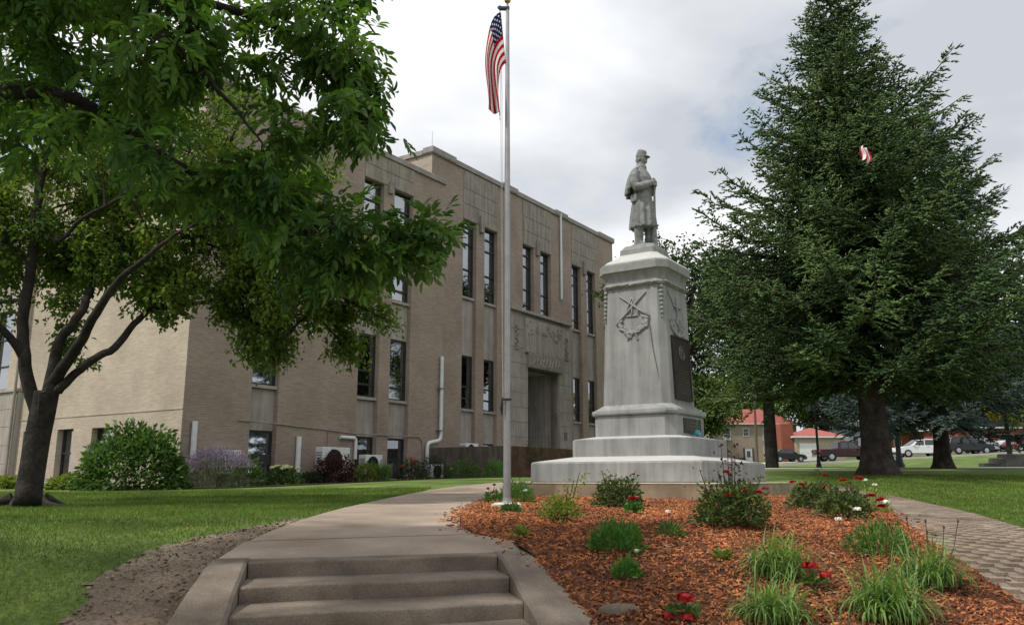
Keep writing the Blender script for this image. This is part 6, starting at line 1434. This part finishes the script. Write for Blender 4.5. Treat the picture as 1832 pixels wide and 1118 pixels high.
t = thing('red_brick_house', 'long low red brick house behind the parked cars at far right', 'house', (bx0, by0, float(zt(bx0 + 5, by0)) - .2), .08)
MB().box(0, 20, 0, 8, -3, 3.1).obj('wall', MAT['red_brick_far'], t); hip(t, 0, 20, 0, 8, 3.25, 1.8, .5, None, 'asphalt')
for k in range(4): far_win(t, 2 + 4.6 * k, 1.0, 1.4, 1.2)
# poles
X, Y = cxy(1357, 101); t = thing('utility_pole', 'brown wooden utility pole in front of the red roofed house', 'pole', (X, Y, float(zt(X, Y)))); MB().tube([(0, 0, -.3), (.02, 0, 4), (.05, 0, 10.5)], [.17, .15, .12], 10).obj('pole', MAT['wood_pole'], t, True, 40); MB().box(-1.1, 1.15, -.06, .06, 9.7, 9.85).obj('crossarm', MAT['wood_pole'], t)
def lamp(label, px, Y, H, r, mat, arm=True):
    X, Y = cxy(px, Y); t = thing('lamp_post', label, 'lamp post', (X, Y, float(zt(X, Y)))); MB().tube([(0, 0, -.1), (0, 0, H * .5), (0, 0, H)], [r, r * .9, r * .75], 12).obj('post', MAT[mat], t, True, 40)
    MB().lathe([(r * 2.0, 0), (r * 2.0, .12), (r * 1.5, .2), (r * 1.2, .45)], (0, 0, 0), 14).obj('base', MAT[mat], t, True, 40)
    MB().lathe([(r * .8, H), (.16, H + .06), (.19, H + .38), (.12, H + .5), (.03, H + .58)], (0, 0, 0), 12).obj('lantern', MAT['white'], t, True, 40); MB().lathe([(.21, H + .4), (.10, H + .56), (.02, H + .66)], (0, 0, 0), 12).obj('lantern_cap', MAT[mat], t, True, 40); return t
lamp('thin black lamp post on the park path behind the roses', 1467, 33.2, 3.6, .05, 'black')
lamp('thick blue grey lamp post right of the tall spruce trunk', 1612, 33.6, 4.2, .10, 'lamp_grey')
X, Y = cxy(1786, 40.5); t = thing('low_wall', 'low dark stone wall with stepped end at the right edge', 'wall', (X, Y, float(zt(X + 1.5, Y))), .12)
MB().box(.5, 6, 0, .6, -.6, .62, .03).obj('wall_body', MAT['hedge_wall'], t); MB().box(.0, .495, .02, .58, -.6, .42, .03).obj('wall_step', MAT['hedge_wall'], t); MB().box(-.55, -.005, .04, .56, -.6, .18, .03).obj('wall_step', MAT['hedge_wall'], t)
# red and white rag caught in the spruce
c = at(1548, 277, sp_b[1] - 2.9)
def rag_pt(u, v): return (.20 * (u - .5) * (1.1 - .3 * v) + .03 * math.sin(v * 5), .05 * math.sin(u * 12 + v * 2) - .06 * u, .36 * (v - .5) + .04 * math.sin(u * 6))
def rag_mat():
    m = M('striped_rag', (.5, .02, .04), .8, 0); nt = m.node_tree; p = [n for n in nt.nodes if n.type == 'BSDF_PRINCIPLED'][0]; uv = nt.nodes.new('ShaderNodeUVMap'); uv.uv_map = 'cloth'
    w = nt.nodes.new('ShaderNodeTexWave'); w.inputs['Scale'].default_value = .75; w.inputs['Distortion'].default_value = 1.2; w.inputs['Detail Scale'].default_value = .6; nt.links.new(uv.outputs[0], w.inputs['Vector'])
    r = nt.nodes.new('ShaderNodeValToRGB'); r.color_ramp.interpolation = 'CONSTANT'; r.color_ramp.elements[0].color = (.48, .015, .04, 1); r.color_ramp.elements[1].position = .5; r.color_ramp.elements[1].color = (.8, .7, .72, 1); nt.links.new(w.outputs[0], r.inputs[0]); nt.links.new(r.outputs[0], p.inputs['Base Color']); return m
rag = cloth('cloth_scrap', 18, 18, rag_pt, rag_mat()); rag.location = tuple(c); rag.modifiers.new('thick', 'SOLIDIFY').thickness = .004; tag(rag, 'red and white scrap of cloth caught high in the spruce', 'cloth')
